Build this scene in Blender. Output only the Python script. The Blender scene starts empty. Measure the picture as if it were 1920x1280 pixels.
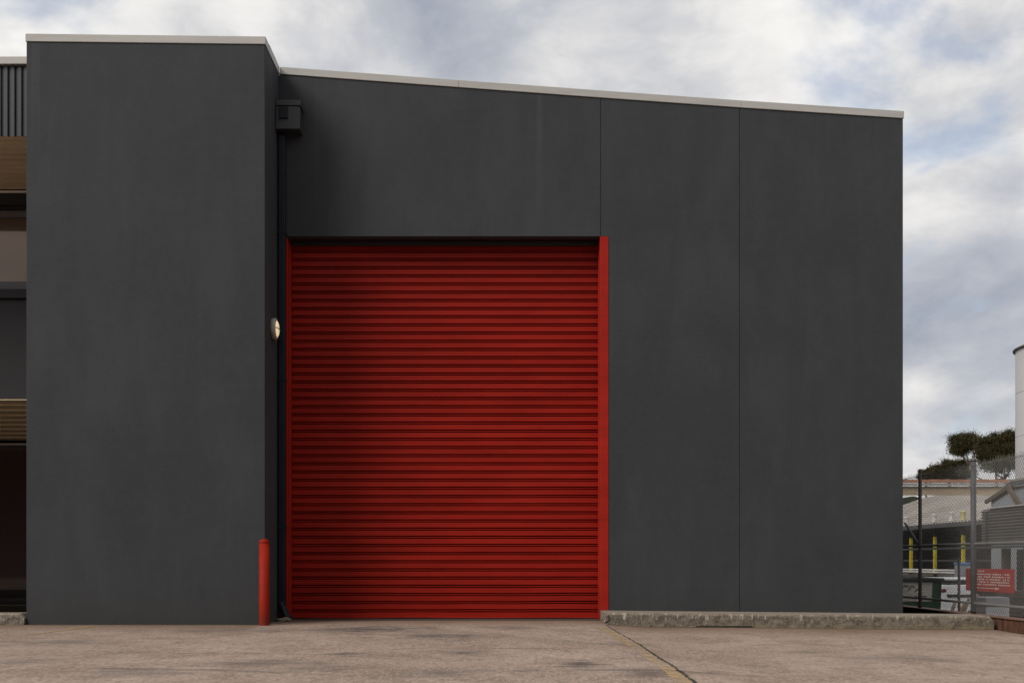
import bpy, bmesh, math, random
from mathutils import Vector, Matrix, noise as mnoise

R = math.radians
scene = bpy.context.scene
COL = scene.collection
random.seed(7)

# ------------------------------------------------------------------ camera
CAM_D, CAM_Z = 14.6, 0.78          # metres from the facade plane (y = 0), eye height
cam_data = bpy.data.cameras.new('camera')
cam = bpy.data.objects.new('camera', cam_data)
COL.objects.link(cam)
cam.location = (0.0, -CAM_D, CAM_Z)
cam.rotation_euler = (R(90), 0, 0)
cam_data.sensor_width = 36.0
cam_data.lens = 2100 / 1920 * 36
cam_data.shift_x = 25 / 1920
cam_data.shift_y = 410 / 1920
cam_data.clip_end = 4000
cam_data.dof.use_dof = True
cam_data.dof.focus_distance = 14.4
cam_data.dof.aperture_fstop = 4.0
scene.camera = cam

# ------------------------------------------------------------------ sun and sky
SUN_AZ_X, SUN_AZ_Y, SUN_EL = -0.80, -0.60, 40.0      # the sun stands behind the camera, to the left
sx, sy = SUN_AZ_X, SUN_AZ_Y
sn = math.hypot(sx, sy)
sun_vec = Vector((sx / sn * math.cos(R(SUN_EL)), sy / sn * math.cos(R(SUN_EL)), math.sin(R(SUN_EL))))
sd = bpy.data.lights.new('sun', 'SUN')
sd.energy = 3.0
sd.angle = R(28)
sd.color = (1.0, 0.95, 0.88)
sun = bpy.data.objects.new('sun', sd)
COL.objects.link(sun)
sun.rotation_euler = sun_vec.to_track_quat('Z', 'Y').to_euler()
sun.location = (-20, -30, 30)

world = bpy.data.worlds.new('World')
scene.world = world
world.use_nodes = True
wn, wl = world.node_tree.nodes, world.node_tree.links
wn.clear()
def W(t, **k):
    n = wn.new(t)
    for a, b in k.items():
        setattr(n, a, b)
    return n
def wmath(op, a, b=None, c=None, clamp=False):
    n = W('ShaderNodeMath', operation=op, use_clamp=clamp)
    for i, v in enumerate((a, b, c)):
        if v is None:
            continue
        if isinstance(v, (int, float)):
            n.inputs[i].default_value = v
        else:
            wl.new(v, n.inputs[i])
    return n.outputs[0]
def wramp(fac, stops, interp='EASE'):
    n = W('ShaderNodeValToRGB')
    cr = n.color_ramp
    cr.interpolation = interp
    while len(cr.elements) < len(stops):
        cr.elements.new(0.5)
    for e, (p, c) in zip(cr.elements, stops):
        e.position = p
        e.color = (*c, 1) if len(c) == 3 else c
    wl.new(fac, n.inputs[0])
    return n.outputs[0]
out = W('ShaderNodeOutputWorld')
bg = W('ShaderNodeBackground')
sky = W('ShaderNodeTexSky', sky_type='NISHITA')
sky.sun_disc = False
sky.sun_elevation = R(SUN_EL)
sky.sun_rotation = math.atan2(sun_vec.x, sun_vec.y)
sky.air_density = 1.0
sky.dust_density = 1.5
tc = W('ShaderNodeTexCoord')
def wmap(scale, loc=(0, 0, 0)):
    m = W('ShaderNodeMapping')
    m.inputs['Scale'].default_value = scale
    m.inputs['Location'].default_value = loc
    wl.new(tc.outputs['Generated'], m.inputs['Vector'])
    return m.outputs[0]
def wnoise(vec, scale, detail=6, rough=0.55, dist=0.0):
    n = W('ShaderNodeTexNoise')
    n.inputs['Scale'].default_value = scale
    n.inputs['Detail'].default_value = detail
    n.inputs['Roughness'].default_value = rough
    n.inputs['Distortion'].default_value = dist
    wl.new(vec, n.inputs['Vector'])
    return n.outputs['Fac']
CL = (9.19, 5.8, 0.43)
# slow warp so that the heads billow, then billows of decreasing size
warp = W('ShaderNodeTexNoise'); warp.inputs['Scale'].default_value = 3.2; warp.inputs['Detail'].default_value = 3
wv = wmap((1.0, 1.0, 1.8), CL); wl.new(wv, warp.inputs['Vector'])
va = W('ShaderNodeVectorMath', operation='MULTIPLY_ADD')
wl.new(warp.outputs['Color'], va.inputs[0]); va.inputs[1].default_value = (0.16, 0.16, 0.16); wl.new(wv, va.inputs[2])
wvec = va.outputs[0]
billow = W('ShaderNodeTexNoise'); billow.inputs['Scale'].default_value = 2.9; billow.inputs['Detail'].default_value = 7; billow.inputs['Roughness'].default_value = 0.58; billow.inputs['Lacunarity'].default_value = 2.2
wl.new(wvec, billow.inputs['Vector'])
pn_ = wnoise(wvec, 6.5, 4, 0.5)
puff = wmath('ABSOLUTE', wmath('SUBTRACT', pn_, 0.5))          # folds give the billows their creases
big = wnoise(wmap((1.0, 1.0, 2.6), (CL[0] + 3.1, CL[1], CL[2])), 2.1, 3, 0.5, 0.2)
bright = wmath('ADD', wmath('ADD', wmath('MULTIPLY', billow.outputs['Fac'], 0.58), wmath('MULTIPLY', big, 0.42)), wmath('MULTIPLY', wmath('SUBTRACT', puff, 0.06), 0.32))
cloud_col = wramp(bright, [(0.335, (0.36, 0.395, 0.47)), (0.43, (0.52, 0.54, 0.59)), (0.485, (0.68, 0.68, 0.695)), (0.525, (0.82, 0.81, 0.80)), (0.58, (0.95, 0.93, 0.905))], 'LINEAR')
# thin places where the blue comes through
hole_n = wnoise(wmap((1.0, 1.0, 1.9), (CL[0] + 7.7, CL[1] + 1.3, CL[2])), 3.0, 6, 0.55, 0.3)
cover = wramp(hole_n, [(0.33, (0.45, 0.45, 0.45)), (0.44, (1, 1, 1))])
# towards the horizon the gaps close behind one another
elev = W('ShaderNodeSeparateXYZ'); wl.new(tc.outputs['Generated'], elev.inputs[0])
cover = wmath('MAXIMUM', cover, wmath('MULTIPLY_ADD', elev.outputs[2], -9.0, 1.35, clamp=True))
skym = W('ShaderNodeMixRGB', blend_type='MULTIPLY')
skym.inputs[0].default_value = 1.0
wl.new(sky.outputs[0], skym.inputs[1])
skym.inputs[2].default_value = (0.15, 0.15, 0.15, 1)      # sky strength
mixc = W('ShaderNodeMixRGB')
wl.new(cover, mixc.inputs[0])
wl.new(skym.outputs[0], mixc.inputs[1])
wl.new(cloud_col, mixc.inputs[2])
wl.new(mixc.outputs[0], bg.inputs['Color'])
bg.inputs['Strength'].default_value = 1.0
wl.new(bg.outputs[0], out.inputs['Surface'])

vs = scene.view_settings
vs.view_transform = 'Standard'
vs.look = 'None'
vs.exposure = 0.0
vs.gamma = 1.0
vs.use_curve_mapping = False
scene.render.engine = 'CYCLES'
scene.cycles.max_bounces = 6
scene.cycles.diffuse_bounces = 3
scene.cycles.glossy_bounces = 3
scene.cycles.transparent_max_bounces = 6
scene.cycles.caustics_reflective = False
scene.cycles.caustics_refractive = False

# ------------------------------------------------------------------ material helpers
def new_mat(name):
    m = bpy.data.materials.new(name)
    m.use_nodes = True
    nt = m.node_tree
    b = nt.nodes['Principled BSDF']
    return m, nt, b
class NT:
    """small wrapper for node building"""
    def __init__(self, nt):
        self.nt, self.n, self.l = nt, nt.nodes, nt.links
        g = self.n.new('ShaderNodeNewGeometry')
        self.pos = g.outputs['Position']
        self.normal = g.outputs['Normal']
    def put(self, sock, v):
        if isinstance(v, (int, float)):
            sock.default_value = v
        elif isinstance(v, tuple):
            sock.default_value = v if len(v) != 3 or sock.type == 'VECTOR' else (*v, 1)
        else:
            self.l.new(v, sock)
    def math(self, op, a, b=None, c=None, clamp=False):
        n = self.n.new('ShaderNodeMath'); n.operation = op; n.use_clamp = clamp
        for i, v in enumerate((a, b, c)):
            if v is not None:
                self.put(n.inputs[i], v)
        return n.outputs[0]
    def map(self, scale=(1, 1, 1), loc=(0, 0, 0), rot=(0, 0, 0)):
        n = self.n.new('ShaderNodeMapping')
        n.inputs['Scale'].default_value = scale
        n.inputs['Location'].default_value = loc
        n.inputs['Rotation'].default_value = rot
        self.l.new(self.pos, n.inputs['Vector'])
        return n.outputs[0]
    def noise(self, vec, scale, detail=5, rough=0.55, dist=0.0):
        n = self.n.new('ShaderNodeTexNoise')
        n.inputs['Scale'].default_value = scale
        n.inputs['Detail'].default_value = detail
        n.inputs['Roughness'].default_value = rough
        n.inputs['Distortion'].default_value = dist
        self.l.new(vec, n.inputs['Vector'])
        return n.outputs['Fac']
    def ramp(self, fac, stops, interp='LINEAR'):
        n = self.n.new('ShaderNodeValToRGB')
        cr = n.color_ramp; cr.interpolation = interp
        while len(cr.elements) < len(stops):
            cr.elements.new(0.5)
        for e, (p, c) in zip(cr.elements, stops):
            e.position = p
            e.color = (c, c, c, 1) if isinstance(c, (int, float)) else (*c, 1)
        self.l.new(fac, n.inputs[0])
        return n.outputs[0]
    def mix(self, fac, a, b, mode='MIX'):
        n = self.n.new('ShaderNodeMixRGB'); n.blend_type = mode
        self.put(n.inputs[0], fac); self.put(n.inputs[1], a); self.put(n.inputs[2], b)
        return n.outputs[0]
    def sep(self, vec=None):
        n = self.n.new('ShaderNodeSeparateXYZ')
        self.l.new(vec if vec is not None else self.pos, n.inputs[0])
        return n.outputs
    def bump(self, h, strength, dist=0.01):
        n = self.n.new('ShaderNodeBump')
        n.inputs['Strength'].default_value = strength
        n.inputs['Distance'].default_value = dist
        self.l.new(h, n.inputs['Height'])
        return n.outputs[0]

def mat(name, color, rough=0.6, var=0.25, scale=3.0, bump=0.0, bscale=40.0, metallic=0.0, spec=0.5, stretch=(1, 1, 1), rand=0.0):
    """plain surface with uneven colour, fine relief and, if asked, a shade of its own per piece"""
    m, nt, b = new_mat(name)
    t = NT(nt)
    v = t.map(stretch)
    n1 = t.noise(v, scale, 6, 0.6)
    f = t.ramp(n1, [(0.3, 0.0), (0.7, 1.0)])
    dark = tuple(c * (1 - var) for c in color)
    lite = tuple(min(1, c * (1 + var)) for c in color)
    c = t.mix(f, dark, lite)
    if rand:
        oi = t.n.new('ShaderNodeObjectInfo')
        k = t.math('MULTIPLY_ADD', oi.outputs['Random'], rand, 1 - rand / 2)
        hs = t.n.new('ShaderNodeHueSaturation')
        t.put(hs.inputs['Value'], k); t.put(hs.inputs['Color'], c)
        c = hs.outputs[0]
    nt.links.new(c, b.inputs['Base Color'])
    rr = t.math('MULTIPLY_ADD', n1, 0.2, rough - 0.1, clamp=True)
    nt.links.new(rr, b.inputs['Roughness'])
    b.inputs['Metallic'].default_value = metallic
    b.inputs['Specular IOR Level'].default_value = spec
    if bump:
        nt.links.new(t.bump(t.noise(v, bscale, 4, 0.6), bump), b.inputs['Normal'])
    return m

def mat_wall():
    m, nt, b = new_mat('charcoal_render'); t = NT(nt)
    s = t.sep()
    blot = t.noise(t.map((1, 1, 0.7)), 0.9, 7, 0.62, 0.5)
    fine = t.noise(t.map((1, 1, 1)), 9.0, 6, 0.65)
    vert = t.noise(t.map((2.2, 2.2, 0.35)), 1.0, 7, 0.7, 0.4)
    hor = t.noise(t.map((0.8, 0.8, 14.0)), 1.0, 4, 0.6)
    c = t.mix(t.ramp(blot, [(0.40, 0), (0.60, 1)]), (0.0323, 0.0350, 0.0387), (0.0406, 0.0434, 0.0474))
    c = t.mix(t.math('MULTIPLY', t.ramp(vert, [(0.42, 0), (0.62, 1)]), 0.55), c, (0.0286, 0.0311, 0.0350))
    c = t.mix(t.math('MULTIPLY', t.ramp(hor, [(0.5, 0), (0.75, 1)]), 0.25), c, (0.0406, 0.0434, 0.0463))
    c = t.mix(t.math('MULTIPLY', t.ramp(fine, [(0.45, 0), (0.75, 1)]), 0.30), c, (0.0451, 0.0483, 0.0523))
    # pale lime runs that start under the coping and fade downwards
    run = t.ramp(t.noise(t.map((3.1, 3.1, 0.05)), 1.0, 5, 0.75), [(0.60, 0), (0.70, 1)])
    fall = t.ramp(t.math('MULTIPLY_ADD', s[2], 0.125, t.math('MULTIPLY', blot, 0.12)), [(0.66, 0), (0.90, 1)])
    c = t.mix(t.math('MULTIPLY', t.math('MULTIPLY', run, fall), 0.22), c, (0.0922, 0.0965, 0.0984))
    # splash dirt at the foot
    foot = t.ramp(t.math('MULTIPLY_ADD', fine, 0.5, s[2]), [(0.2, 1), (0.75, 0)])
    c = t.mix(t.math('MULTIPLY', foot, 0.55), c, (0.0346, 0.0335, 0.0323))
    nt.links.new(c, b.inputs['Base Color'])
    b.inputs['Roughness'].default_value = 0.82
    b.inputs['Specular IOR Level'].default_value = 0.3
    h = t.math('ADD', t.noise(t.map(), 55.0, 5, 0.65), t.math('MULTIPLY', t.noise(t.map(), 4.0, 3, 0.5), 1.5))
    nt.links.new(t.bump(h, 0.35, 0.006), b.inputs['Normal'])
    return m

SMUDGES = [(-1.5, -1.76, 0.8, 0.69, 0.85), (-0.64, -2.84, 0.67, 0.5, 0.7), (0.16, -1.35, 0.44, 0.42, 0.55), (-3.1, -1.95, 0.96, 0.57, 0.5), (-0.25, -4.95, 0.32, 0.22, 0.7), (-1.87, -5.95, 0.45, 0.31, 0.6), (-1.24, -6.34, 0.35, 0.29, 0.55), (0.61, -6.08, 0.19, 0.39, 0.8), (1.05, -6.72, 0.19, 0.37, 0.6), (1.2, -3.9, 0.31, 0.34, 0.55), (-4.23, -3.83, 0.62, 0.49, 0.5), (-3.62, -5.81, 0.33, 0.32, 0.4), (3.54, -4.89, 0.65, 0.4, 0.4), (2.87, -4.29, 0.2, 0.25, 0.5), (-0.43, -6.72, 0.45, 0.3, 0.45), (-2.57, -6.72, 0.53, 0.3, 0.4), (-1.33, -5.11, 0.23, 0.16, 0.6)]
def mat_yard():
    m, nt, b = new_mat('yard_concrete'); t = NT(nt)
    s = t.sep()
    big = t.noise(t.map((0.8, 0.6, 1)), 0.6, 5, 0.6)
    mid = t.noise(t.map((1.1, 0.8, 1)), 1.6, 7, 0.62, 0.4)
    streak = t.noise(t.map((1.0, 1.0, 1), (3, 1, 0)), 1.5, 8, 0.70, 0.3)
    fine = t.noise(t.map((1.0, 0.40, 1.0)), 16.0, 6, 0.78)
    grit = t.noise(t.map((1.0, 0.30, 1.0)), 48.0, 3, 0.75)
    c = t.mix(t.ramp(big, [(0.32, 0), (0.68, 1)]), (0.2469, 0.1811, 0.1418), (0.3388, 0.2578, 0.2089))
    c = t.mix(t.math('MULTIPLY', t.ramp(mid, [(0.46, 0), (0.64, 1)]), 0.70), c, (0.1895, 0.1278, 0.0927))
    c = t.mix(t.math('MULTIPLY', t.ramp(streak, [(0.55, 0), (0.68, 1)]), 0.60), c, (0.1091, 0.0889, 0.0770))
    c = t.mix(t.math('MULTIPLY', t.ramp(fine, [(0.38, 1), (0.53, 0)]), 0.62), c, (0.1264, 0.0978, 0.0804))
    c = t.mix(t.math('MULTIPLY', t.ramp(grit, [(0.50, 0), (0.62, 1)]), 0.45), c, (0.4594, 0.3722, 0.3127))
    smear = t.noise(t.map((1.1, 2.6, 1), (1, 7, 0)), 2.4, 8, 0.72, 0.5)
    # rubber and oil smudges lying on the slab
    for cx, cy, rx, ry, k in SMUDGES:
        dx = t.math('MULTIPLY', t.math('SUBTRACT', s[0], cx), 1 / rx)
        dy = t.math('MULTIPLY', t.math('SUBTRACT', s[1], cy), 1 / ry)
        rad = t.math('SQRT', t.math('ADD', t.math('MULTIPLY', dx, dx), t.math('MULTIPLY', dy, dy)))
        v_ = t.math('MULTIPLY_ADD', smear, -4.2, t.math('MULTIPLY_ADD', fine, -2.0, t.math('MULTIPLY_ADD', rad, 0.8, 3.15)))
        f_ = t.ramp(v_, [(0.1, 1), (0.95, 0)])
        c = t.mix(t.math('MULTIPLY', f_, k), c, (0.0493, 0.0444, 0.0437))
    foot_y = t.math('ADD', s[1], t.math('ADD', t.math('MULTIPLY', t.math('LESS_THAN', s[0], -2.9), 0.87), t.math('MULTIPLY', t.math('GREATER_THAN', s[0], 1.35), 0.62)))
    stain_shade = t.ramp(t.math('MULTIPLY_ADD', mid, 0.9, t.math('MULTIPLY', foot_y, -0.42)), [(0.5, 1), (1.0, 0)])
    c = t.mix(t.math('MULTIPLY', stain_shade, 0.85), c, (0.1436, 0.0911, 0.0581))  # brown stain and painted shade together, deepening towards the walls and kerb
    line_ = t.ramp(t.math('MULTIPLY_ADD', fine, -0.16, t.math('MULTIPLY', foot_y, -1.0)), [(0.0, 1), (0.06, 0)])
    c = t.mix(t.math('MULTIPLY', line_, 0.75), c, (0.040, 0.032, 0.025))        # thin dark line along the foot of the walls and kerb
    scuff_n = t.ramp(t.noise(t.map((0.4, 1, 1)), 5.0, 4, 0.7), [(0.40, 0), (0.55, 1)])
    # tyre scuffs: pieces of wide arcs
    for cx, cy, r, w, x0, x1, k in ((-2.6, -10.3, 5.3, 0.03, -3.6, -1.2, 0.9), (-0.2, -9.4, 4.9, 0.05, -1.4, 0.9, 0.75), (-3.2, -11.6, 5.2, 0.10, -3.6, -0.8, 0.65), (1.2, -12.5, 6.0, 0.12, -0.2, 2.2, 0.65)):
        ax = t.math('SUBTRACT', s[0], cx); ay = t.math('SUBTRACT', s[1], cy)
        d = t.math('SQRT', t.math('ADD', t.math('MULTIPLY', ax, ax), t.math('MULTIPLY', ay, ay)))
        band = t.math('SUBTRACT', 1.0, t.math('DIVIDE', t.math('ABSOLUTE', t.math('SUBTRACT', d, r)), w), clamp=True)
        win = t.math('MULTIPLY', t.ramp(t.math('SUBTRACT', s[0], x0), [(0.0, 0), (0.8, 1)]), t.ramp(t.math('SUBTRACT', x1, s[0]), [(0.0, 0), (0.8, 1)]))
        f = t.math('MULTIPLY', t.math('MULTIPLY', band, win), scuff_n)
        c = t.mix(t.math('MULTIPLY', f, k), c, (0.0517, 0.0478, 0.0470))
    # pebbles and gum spots
    vo = t.n.new('ShaderNodeTexVoronoi'); vo.inputs['Scale'].default_value = 2.6
    nt.links.new(t.pos, vo.inputs['Vector'])
    c = t.mix(t.ramp(vo.outputs['Distance'], [(0.022, 0.85), (0.034, 0.0)]), c, (0.0574, 0.0500, 0.0447))
    nt.links.new(c, b.inputs['Base Color'])
    b.inputs['Roughness'].default_value = 0.9
    b.inputs['Specular IOR Level'].default_value = 0.25
    h = t.math('ADD', t.math('MULTIPLY', fine, 1.0), t.math('MULTIPLY', grit, 0.7))
    nt.links.new(t.bump(h, 0.5, 0.008), b.inputs['Normal'])
    return m

def mat_kerb():
    m, nt, b = new_mat('old_kerb_concrete'); t = NT(nt)
    s = t.sep()
    blot = t.noise(t.map((1, 1, 1.5)), 8.5, 8, 0.75, 0.4)
    drip = t.noise(t.map((15, 15, 1.0)), 1.0, 5, 0.7)
    fine = t.noise(t.map(), 38.0, 6, 0.75)
    c = t.mix(t.ramp(blot, [(0.40, 0), (0.60, 1)]), (0.088, 0.072, 0.056), (0.190, 0.158, 0.124))
    c = t.mix(t.math('MULTIPLY', t.ramp(drip, [(0.28, 1), (0.44, 0)]), 0.6), c, (0.055, 0.046, 0.036))
    c = t.mix(t.math('MULTIPLY', t.ramp(fine, [(0.50, 0), (0.62, 1)]), 0.55), c, (0.28, 0.24, 0.195))
    c = t.mix(t.math('MULTIPLY', t.ramp(fine, [(0.36, 1), (0.46, 0)]), 0.35), c, (0.050, 0.042, 0.033))
    high = t.ramp(t.math('MULTIPLY_ADD', blot, 0.10, s[2]), [(0.075, 0), (0.11, 1)])
    c = t.mix(t.math('MULTIPLY', t.math('MULTIPLY', t.ramp(drip, [(0.55, 0), (0.58, 1)]), high), 0.95), c, (0.36, 0.32, 0.27))
    # light caught by the top edge, painted as paler upward faces
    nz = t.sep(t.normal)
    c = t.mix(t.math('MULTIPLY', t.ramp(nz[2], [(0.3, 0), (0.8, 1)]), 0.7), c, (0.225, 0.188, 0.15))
    low = t.ramp(t.math('MULTIPLY_ADD', blot, -0.14, t.math('ADD', s[2], 0.135)), [(0.0, 1), (0.05, 0)])
    c = t.mix(t.math('MULTIPLY', low, 0.5), c, (0.20, 0.165, 0.085))
    nt.links.new(c, b.inputs['Base Color'])
    b.inputs['Roughness'].default_value = 0.92
    b.inputs['Specular IOR Level'].default_value = 0.2
    nt.links.new(t.bump(t.math('ADD', blot, t.math('MULTIPLY', fine, 0.5)), 0.4, 0.02), b.inputs['Normal'])
    return m

def mat_red(name, col=(0.36, 0.021, 0.016), rough=0.42, rand=0.10, chips=0.0):
    m, nt, b = new_mat(name); t = NT(nt)
    n1 = t.noise(t.map((1.0, 1.0, 5.0)), 1.1, 6, 0.6)
    n2 = t.noise(t.map((0.5, 1, 60.0)), 1.0, 4, 0.6)
    oi = t.n.new('ShaderNodeObjectInfo')
    c = t.mix(t.ramp(n1, [(0.3, 0), (0.7, 1)]), tuple(x * 0.84 for x in col), tuple(x * 1.12 for x in col))
    c = t.mix(t.math('MULTIPLY', t.ramp(n2, [(0.5, 0), (0.75, 1)]), 0.15), c, (0.26, 0.030, 0.020))
    if chips:                                   # scraped paint, worst near the ground
        z_ = t.sep()[2]
        ch = t.noise(t.map((1, 1, 0.6)), 28.0, 5, 0.7)
        c = t.mix(t.math('MULTIPLY', t.ramp(t.math('MULTIPLY_ADD', z_, -0.10, ch), [(0.60, 0), (0.63, 1)]), chips), c, (0.085, 0.05, 0.04))
        c = t.mix(t.math('MULTIPLY', t.ramp(t.math('MULTIPLY_ADD', ch, 0.25, z_), [(0.14, 1), (0.32, 0)]), 0.5), c, (0.07, 0.025, 0.018))
    hs = t.n.new('ShaderNodeHueSaturation')
    t.put(hs.inputs['Value'], t.math('MULTIPLY_ADD', oi.outputs['Random'], rand, 1 - rand / 2)); t.put(hs.inputs['Color'], c)
    nt.links.new(hs.outputs[0], b.inputs['Base Color'])
    nt.links.new(t.math('MULTIPLY_ADD', n1, 0.22, rough - 0.1), b.inputs['Roughness'])
    b.inputs['Specular IOR Level'].default_value = 0.10
    nt.links.new(t.bump(t.noise(t.map((1.2, 1, 3)), 1.6, 3, 0.5), 0.10, 0.03), b.inputs['Normal'])
    return m

def mat_paint_worn(name, col, keep):
    m, nt, b = new_mat(name); t = NT(nt)
    n1 = t.noise(t.map((1, 1, 1)), 9.0, 7, 0.7)
    n2 = t.noise(t.map((1, 1, 1)), 1.3, 4, 0.6)
    a = t.ramp(t.math('ADD', t.math('MULTIPLY', n1, 0.55), t.math('MULTIPLY', n2, 0.45)), [(keep - 0.08, 0), (keep + 0.08, 1)])
    b.inputs['Base Color'].default_value = (*col, 1)
    b.inputs['Roughness'].default_value = 0.85
    nt.links.new(t.math('MULTIPLY', a, 0.66), b.inputs['Alpha'])
    return m

def mat_glass(name, tint, rough=0.03, mirror=0.5, body=(0.01, 0.01, 0.012)):
    """tinted reflective building glass over a dark room"""
    m, nt, b = new_mat(name); t = NT(nt)
    b.inputs['Base Color'].default_value = (*body, 1)
    b.inputs['Roughness'].default_value = 0.2
    g = t.n.new('ShaderNodeBsdfGlossy')
    g.inputs['Color'].default_value = (*tint, 1)
    g.inputs['Roughness'].default_value = rough
    nt.links.new(t.bump(t.noise(t.map(), 0.9, 2, 0.5), 0.02, 0.05), g.inputs['Normal'])
    mx = t.n.new('ShaderNodeMixShader')
    mx.inputs[0].default_value = mirror
    nt.links.new(b.outputs[0], mx.inputs[1]); nt.links.new(g.outputs[0], mx.inputs[2])
    nt.links.new(mx.outputs[0], nt.nodes['Material Output'].inputs['Surface'])
    return m

def mat_leaf(name, a, bcol):
    m, nt, b = new_mat(name); t = NT(nt)
    n1 = t.noise(t.map(), 0.9, 4, 0.6)
    n2 = t.noise(t.map(), 7.0, 3, 0.6)
    c = t.mix(t.ramp(t.math('ADD', t.math('MULTIPLY', n1, 0.5), t.math('MULTIPLY', n2, 0.5)), [(0.35, 0), (0.65, 1)]), a, bcol)
    nt.links.new(c, b.inputs['Base Color'])
    b.inputs['Roughness'].default_value = 0.75
    b.inputs['Specular IOR Level'].default_value = 0.12
    return m

M = {}
M['wall'] = mat_wall()
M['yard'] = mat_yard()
M['kerb'] = mat_kerb()
M['red_slat'] = mat_red('red_shutter_paint', (0.258, 0.0135, 0.0080))
M['red_frame'] = mat_red('red_frame_paint', (0.29, 0.016, 0.010), 0.5, 0.0, 0.35)
M['red_bollard'] = mat_red('red_bollard_paint', (0.235, 0.013, 0.005), 0.6, 0.0, 0.7)
M['coping'] = mat('coping_metal', (0.375, 0.365, 0.342), 0.5, 0.10, 2.0, 0.1, 30, stretch=(0.6, 1, 6))
M['joint'] = mat('joint_sealant', (0.012, 0.012, 0.013), 0.7, 0.2)
M['dark_steel'] = mat('charcoal_metal', (0.034, 0.035, 0.037), 0.5, 0.15, 3, 0.05)
M['navy'] = mat('dark_navy_pipe', (0.010, 0.0115, 0.019), 0.5, 0.2, 4, spec=0.25)
M['crack'] = mat('crack_filler', (0.018, 0.016, 0.014), 0.95, 0.4, 30, 0.6, 80)
M['yellow_line'] = mat_paint_worn('worn_yellow_paint', (0.45, 0.315, 0.155), 0.505)
M['yellow_thin'] = mat_paint_worn('worn_thin_yellow_paint', (0.36, 0.225, 0.09), 0.47)
M['brick'] = mat('brown_brick', (0.075, 0.030, 0.017), 0.85, 0.35, 14, 0.4, 60, rand=0.5)
M['mortar'] = mat('dirty_mortar', (0.035, 0.022, 0.016), 0.95, 0.3, 10, 0.4, 60)
M['galv'] = mat('galvanised_steel', (0.095, 0.098, 0.105), 0.55, 0.25, 8, 0.05, metallic=0.3)
M['galv_old'] = mat('rusty_galvanised_post', (0.10, 0.084, 0.074), 0.7, 0.35, 9, 0.2, metallic=0.1)
M['wire'] = mat('fence_wire', (0.10, 0.094, 0.088), 0.6, 0.2, 8, metallic=0.2)
M['ground'] = mat('neighbour_ground_asphalt', (0.09, 0.082, 0.075), 0.95, 0.3, 0.8, 0.3, 20)
M['office'] = mat('office_dark_wall', (0.015, 0.0155, 0.018), 0.7, 0.15, 3, 0.1, 50)
M['corr_dark'] = mat('dark_corrugated_steel', (0.021, 0.022, 0.028), 0.5, 0.12, 2, 0.0)
M['soffit'] = mat('soffit_boards', (0.78, 0.63, 0.42), 0.55, 0.22, 2.0, 0.1, 30, stretch=(0.4, 5, 1))
M['ceiling_board'] = mat('entry_ceiling_boards', (0.88, 0.72, 0.49), 0.35, 0.2, 1.5, 0.1, 30, stretch=(0.4, 5, 1))
M['bronze_glass'] = mat_glass('bronze_glass', (0.30, 0.215, 0.16), 0.04, 0.42)
M['black_glass'] = mat_glass('dark_shopfront_glass', (0.30, 0.27, 0.26), 0.03, 0.10)
M['frame'] = mat('window_frame_metal', (0.11, 0.11, 0.12), 0.4, 0.1)
M['white_trim'] = mat('white_trim', (0.75, 0.73, 0.70), 0.5, 0.06)
M['leaf_shrub'] = mat_leaf('shrub_leaf', (0.005, 0.009, 0.004), (0.014, 0.022, 0.008))

# ------------------------------------------------------------------ mesh helpers
def link_mesh(name, bm, m, parent=None, smooth=False):
    me = bpy.data.meshes.new(name)
    bm.normal_update()
    bm.to_mesh(me); bm.free()
    if smooth:
        me.polygons.foreach_set('use_smooth', [True] * len(me.polygons))
    me.materials.append(m)
    o = bpy.data.objects.new(name, me)
    COL.objects.link(o)
    if parent is not None:
        attach(o, parent)
    return o
def world_loc(o):
    v = Vector(o.location)
    if o.parent is not None and o.parent.type == 'EMPTY':
        v = v                       # children of an Empty carry the inverse, so they sit in world metres
    return v
def attach(o, parent):
    o.parent = parent
    if parent.type == 'EMPTY':
        o.matrix_parent_inverse = Matrix.Translation(-Vector(parent.location))
    else:
        o.matrix_parent_inverse = Matrix.Translation(-Vector(parent.location))
def empty(name, loc, label=None, cat=None, group=None):
    e = bpy.data.objects.new(name, None)
    e.empty_display_size = 0.2
    e.location = loc
    COL.objects.link(e)
    if label:
        tag(e, label, cat, group)
    return e
def tag(o, label=None, cat=None, group=None, kind=None):
    if label: o['label'] = label
    if cat: o['category'] = cat
    if group: o['group'] = group
    if kind: o['kind'] = kind
    return o
def add_box(bm, x0, x1, y0, y1, z0, z1):
    vs_ = [bm.verts.new(p) for p in ((x0, y0, z0), (x1, y0, z0), (x1, y1, z0), (x0, y1, z0), (x0, y0, z1), (x1, y0, z1), (x1, y1, z1), (x0, y1, z1))]
    for f in ((3, 2, 1, 0), (4, 5, 6, 7), (0, 1, 5, 4), (1, 2, 6, 5), (2, 3, 7, 6), (3, 0, 4, 7)):
        bm.faces.new([vs_[i] for i in f])
    return vs_
def bevel(bm, w, seg=1):
    bmesh.ops.bevel(bm, geom=list(bm.edges), offset=w, segments=seg, affect='EDGES', profile=0.6)
def box(name, x0, x1, y0, y1, z0, z1, m, parent=None, bev=0.0, seg=1):
    bm = bmesh.new()
    add_box(bm, x0, x1, y0, y1, z0, z1)
    if bev:
        bevel(bm, bev, seg)
    return link_mesh(name, bm, m, parent)
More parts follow.
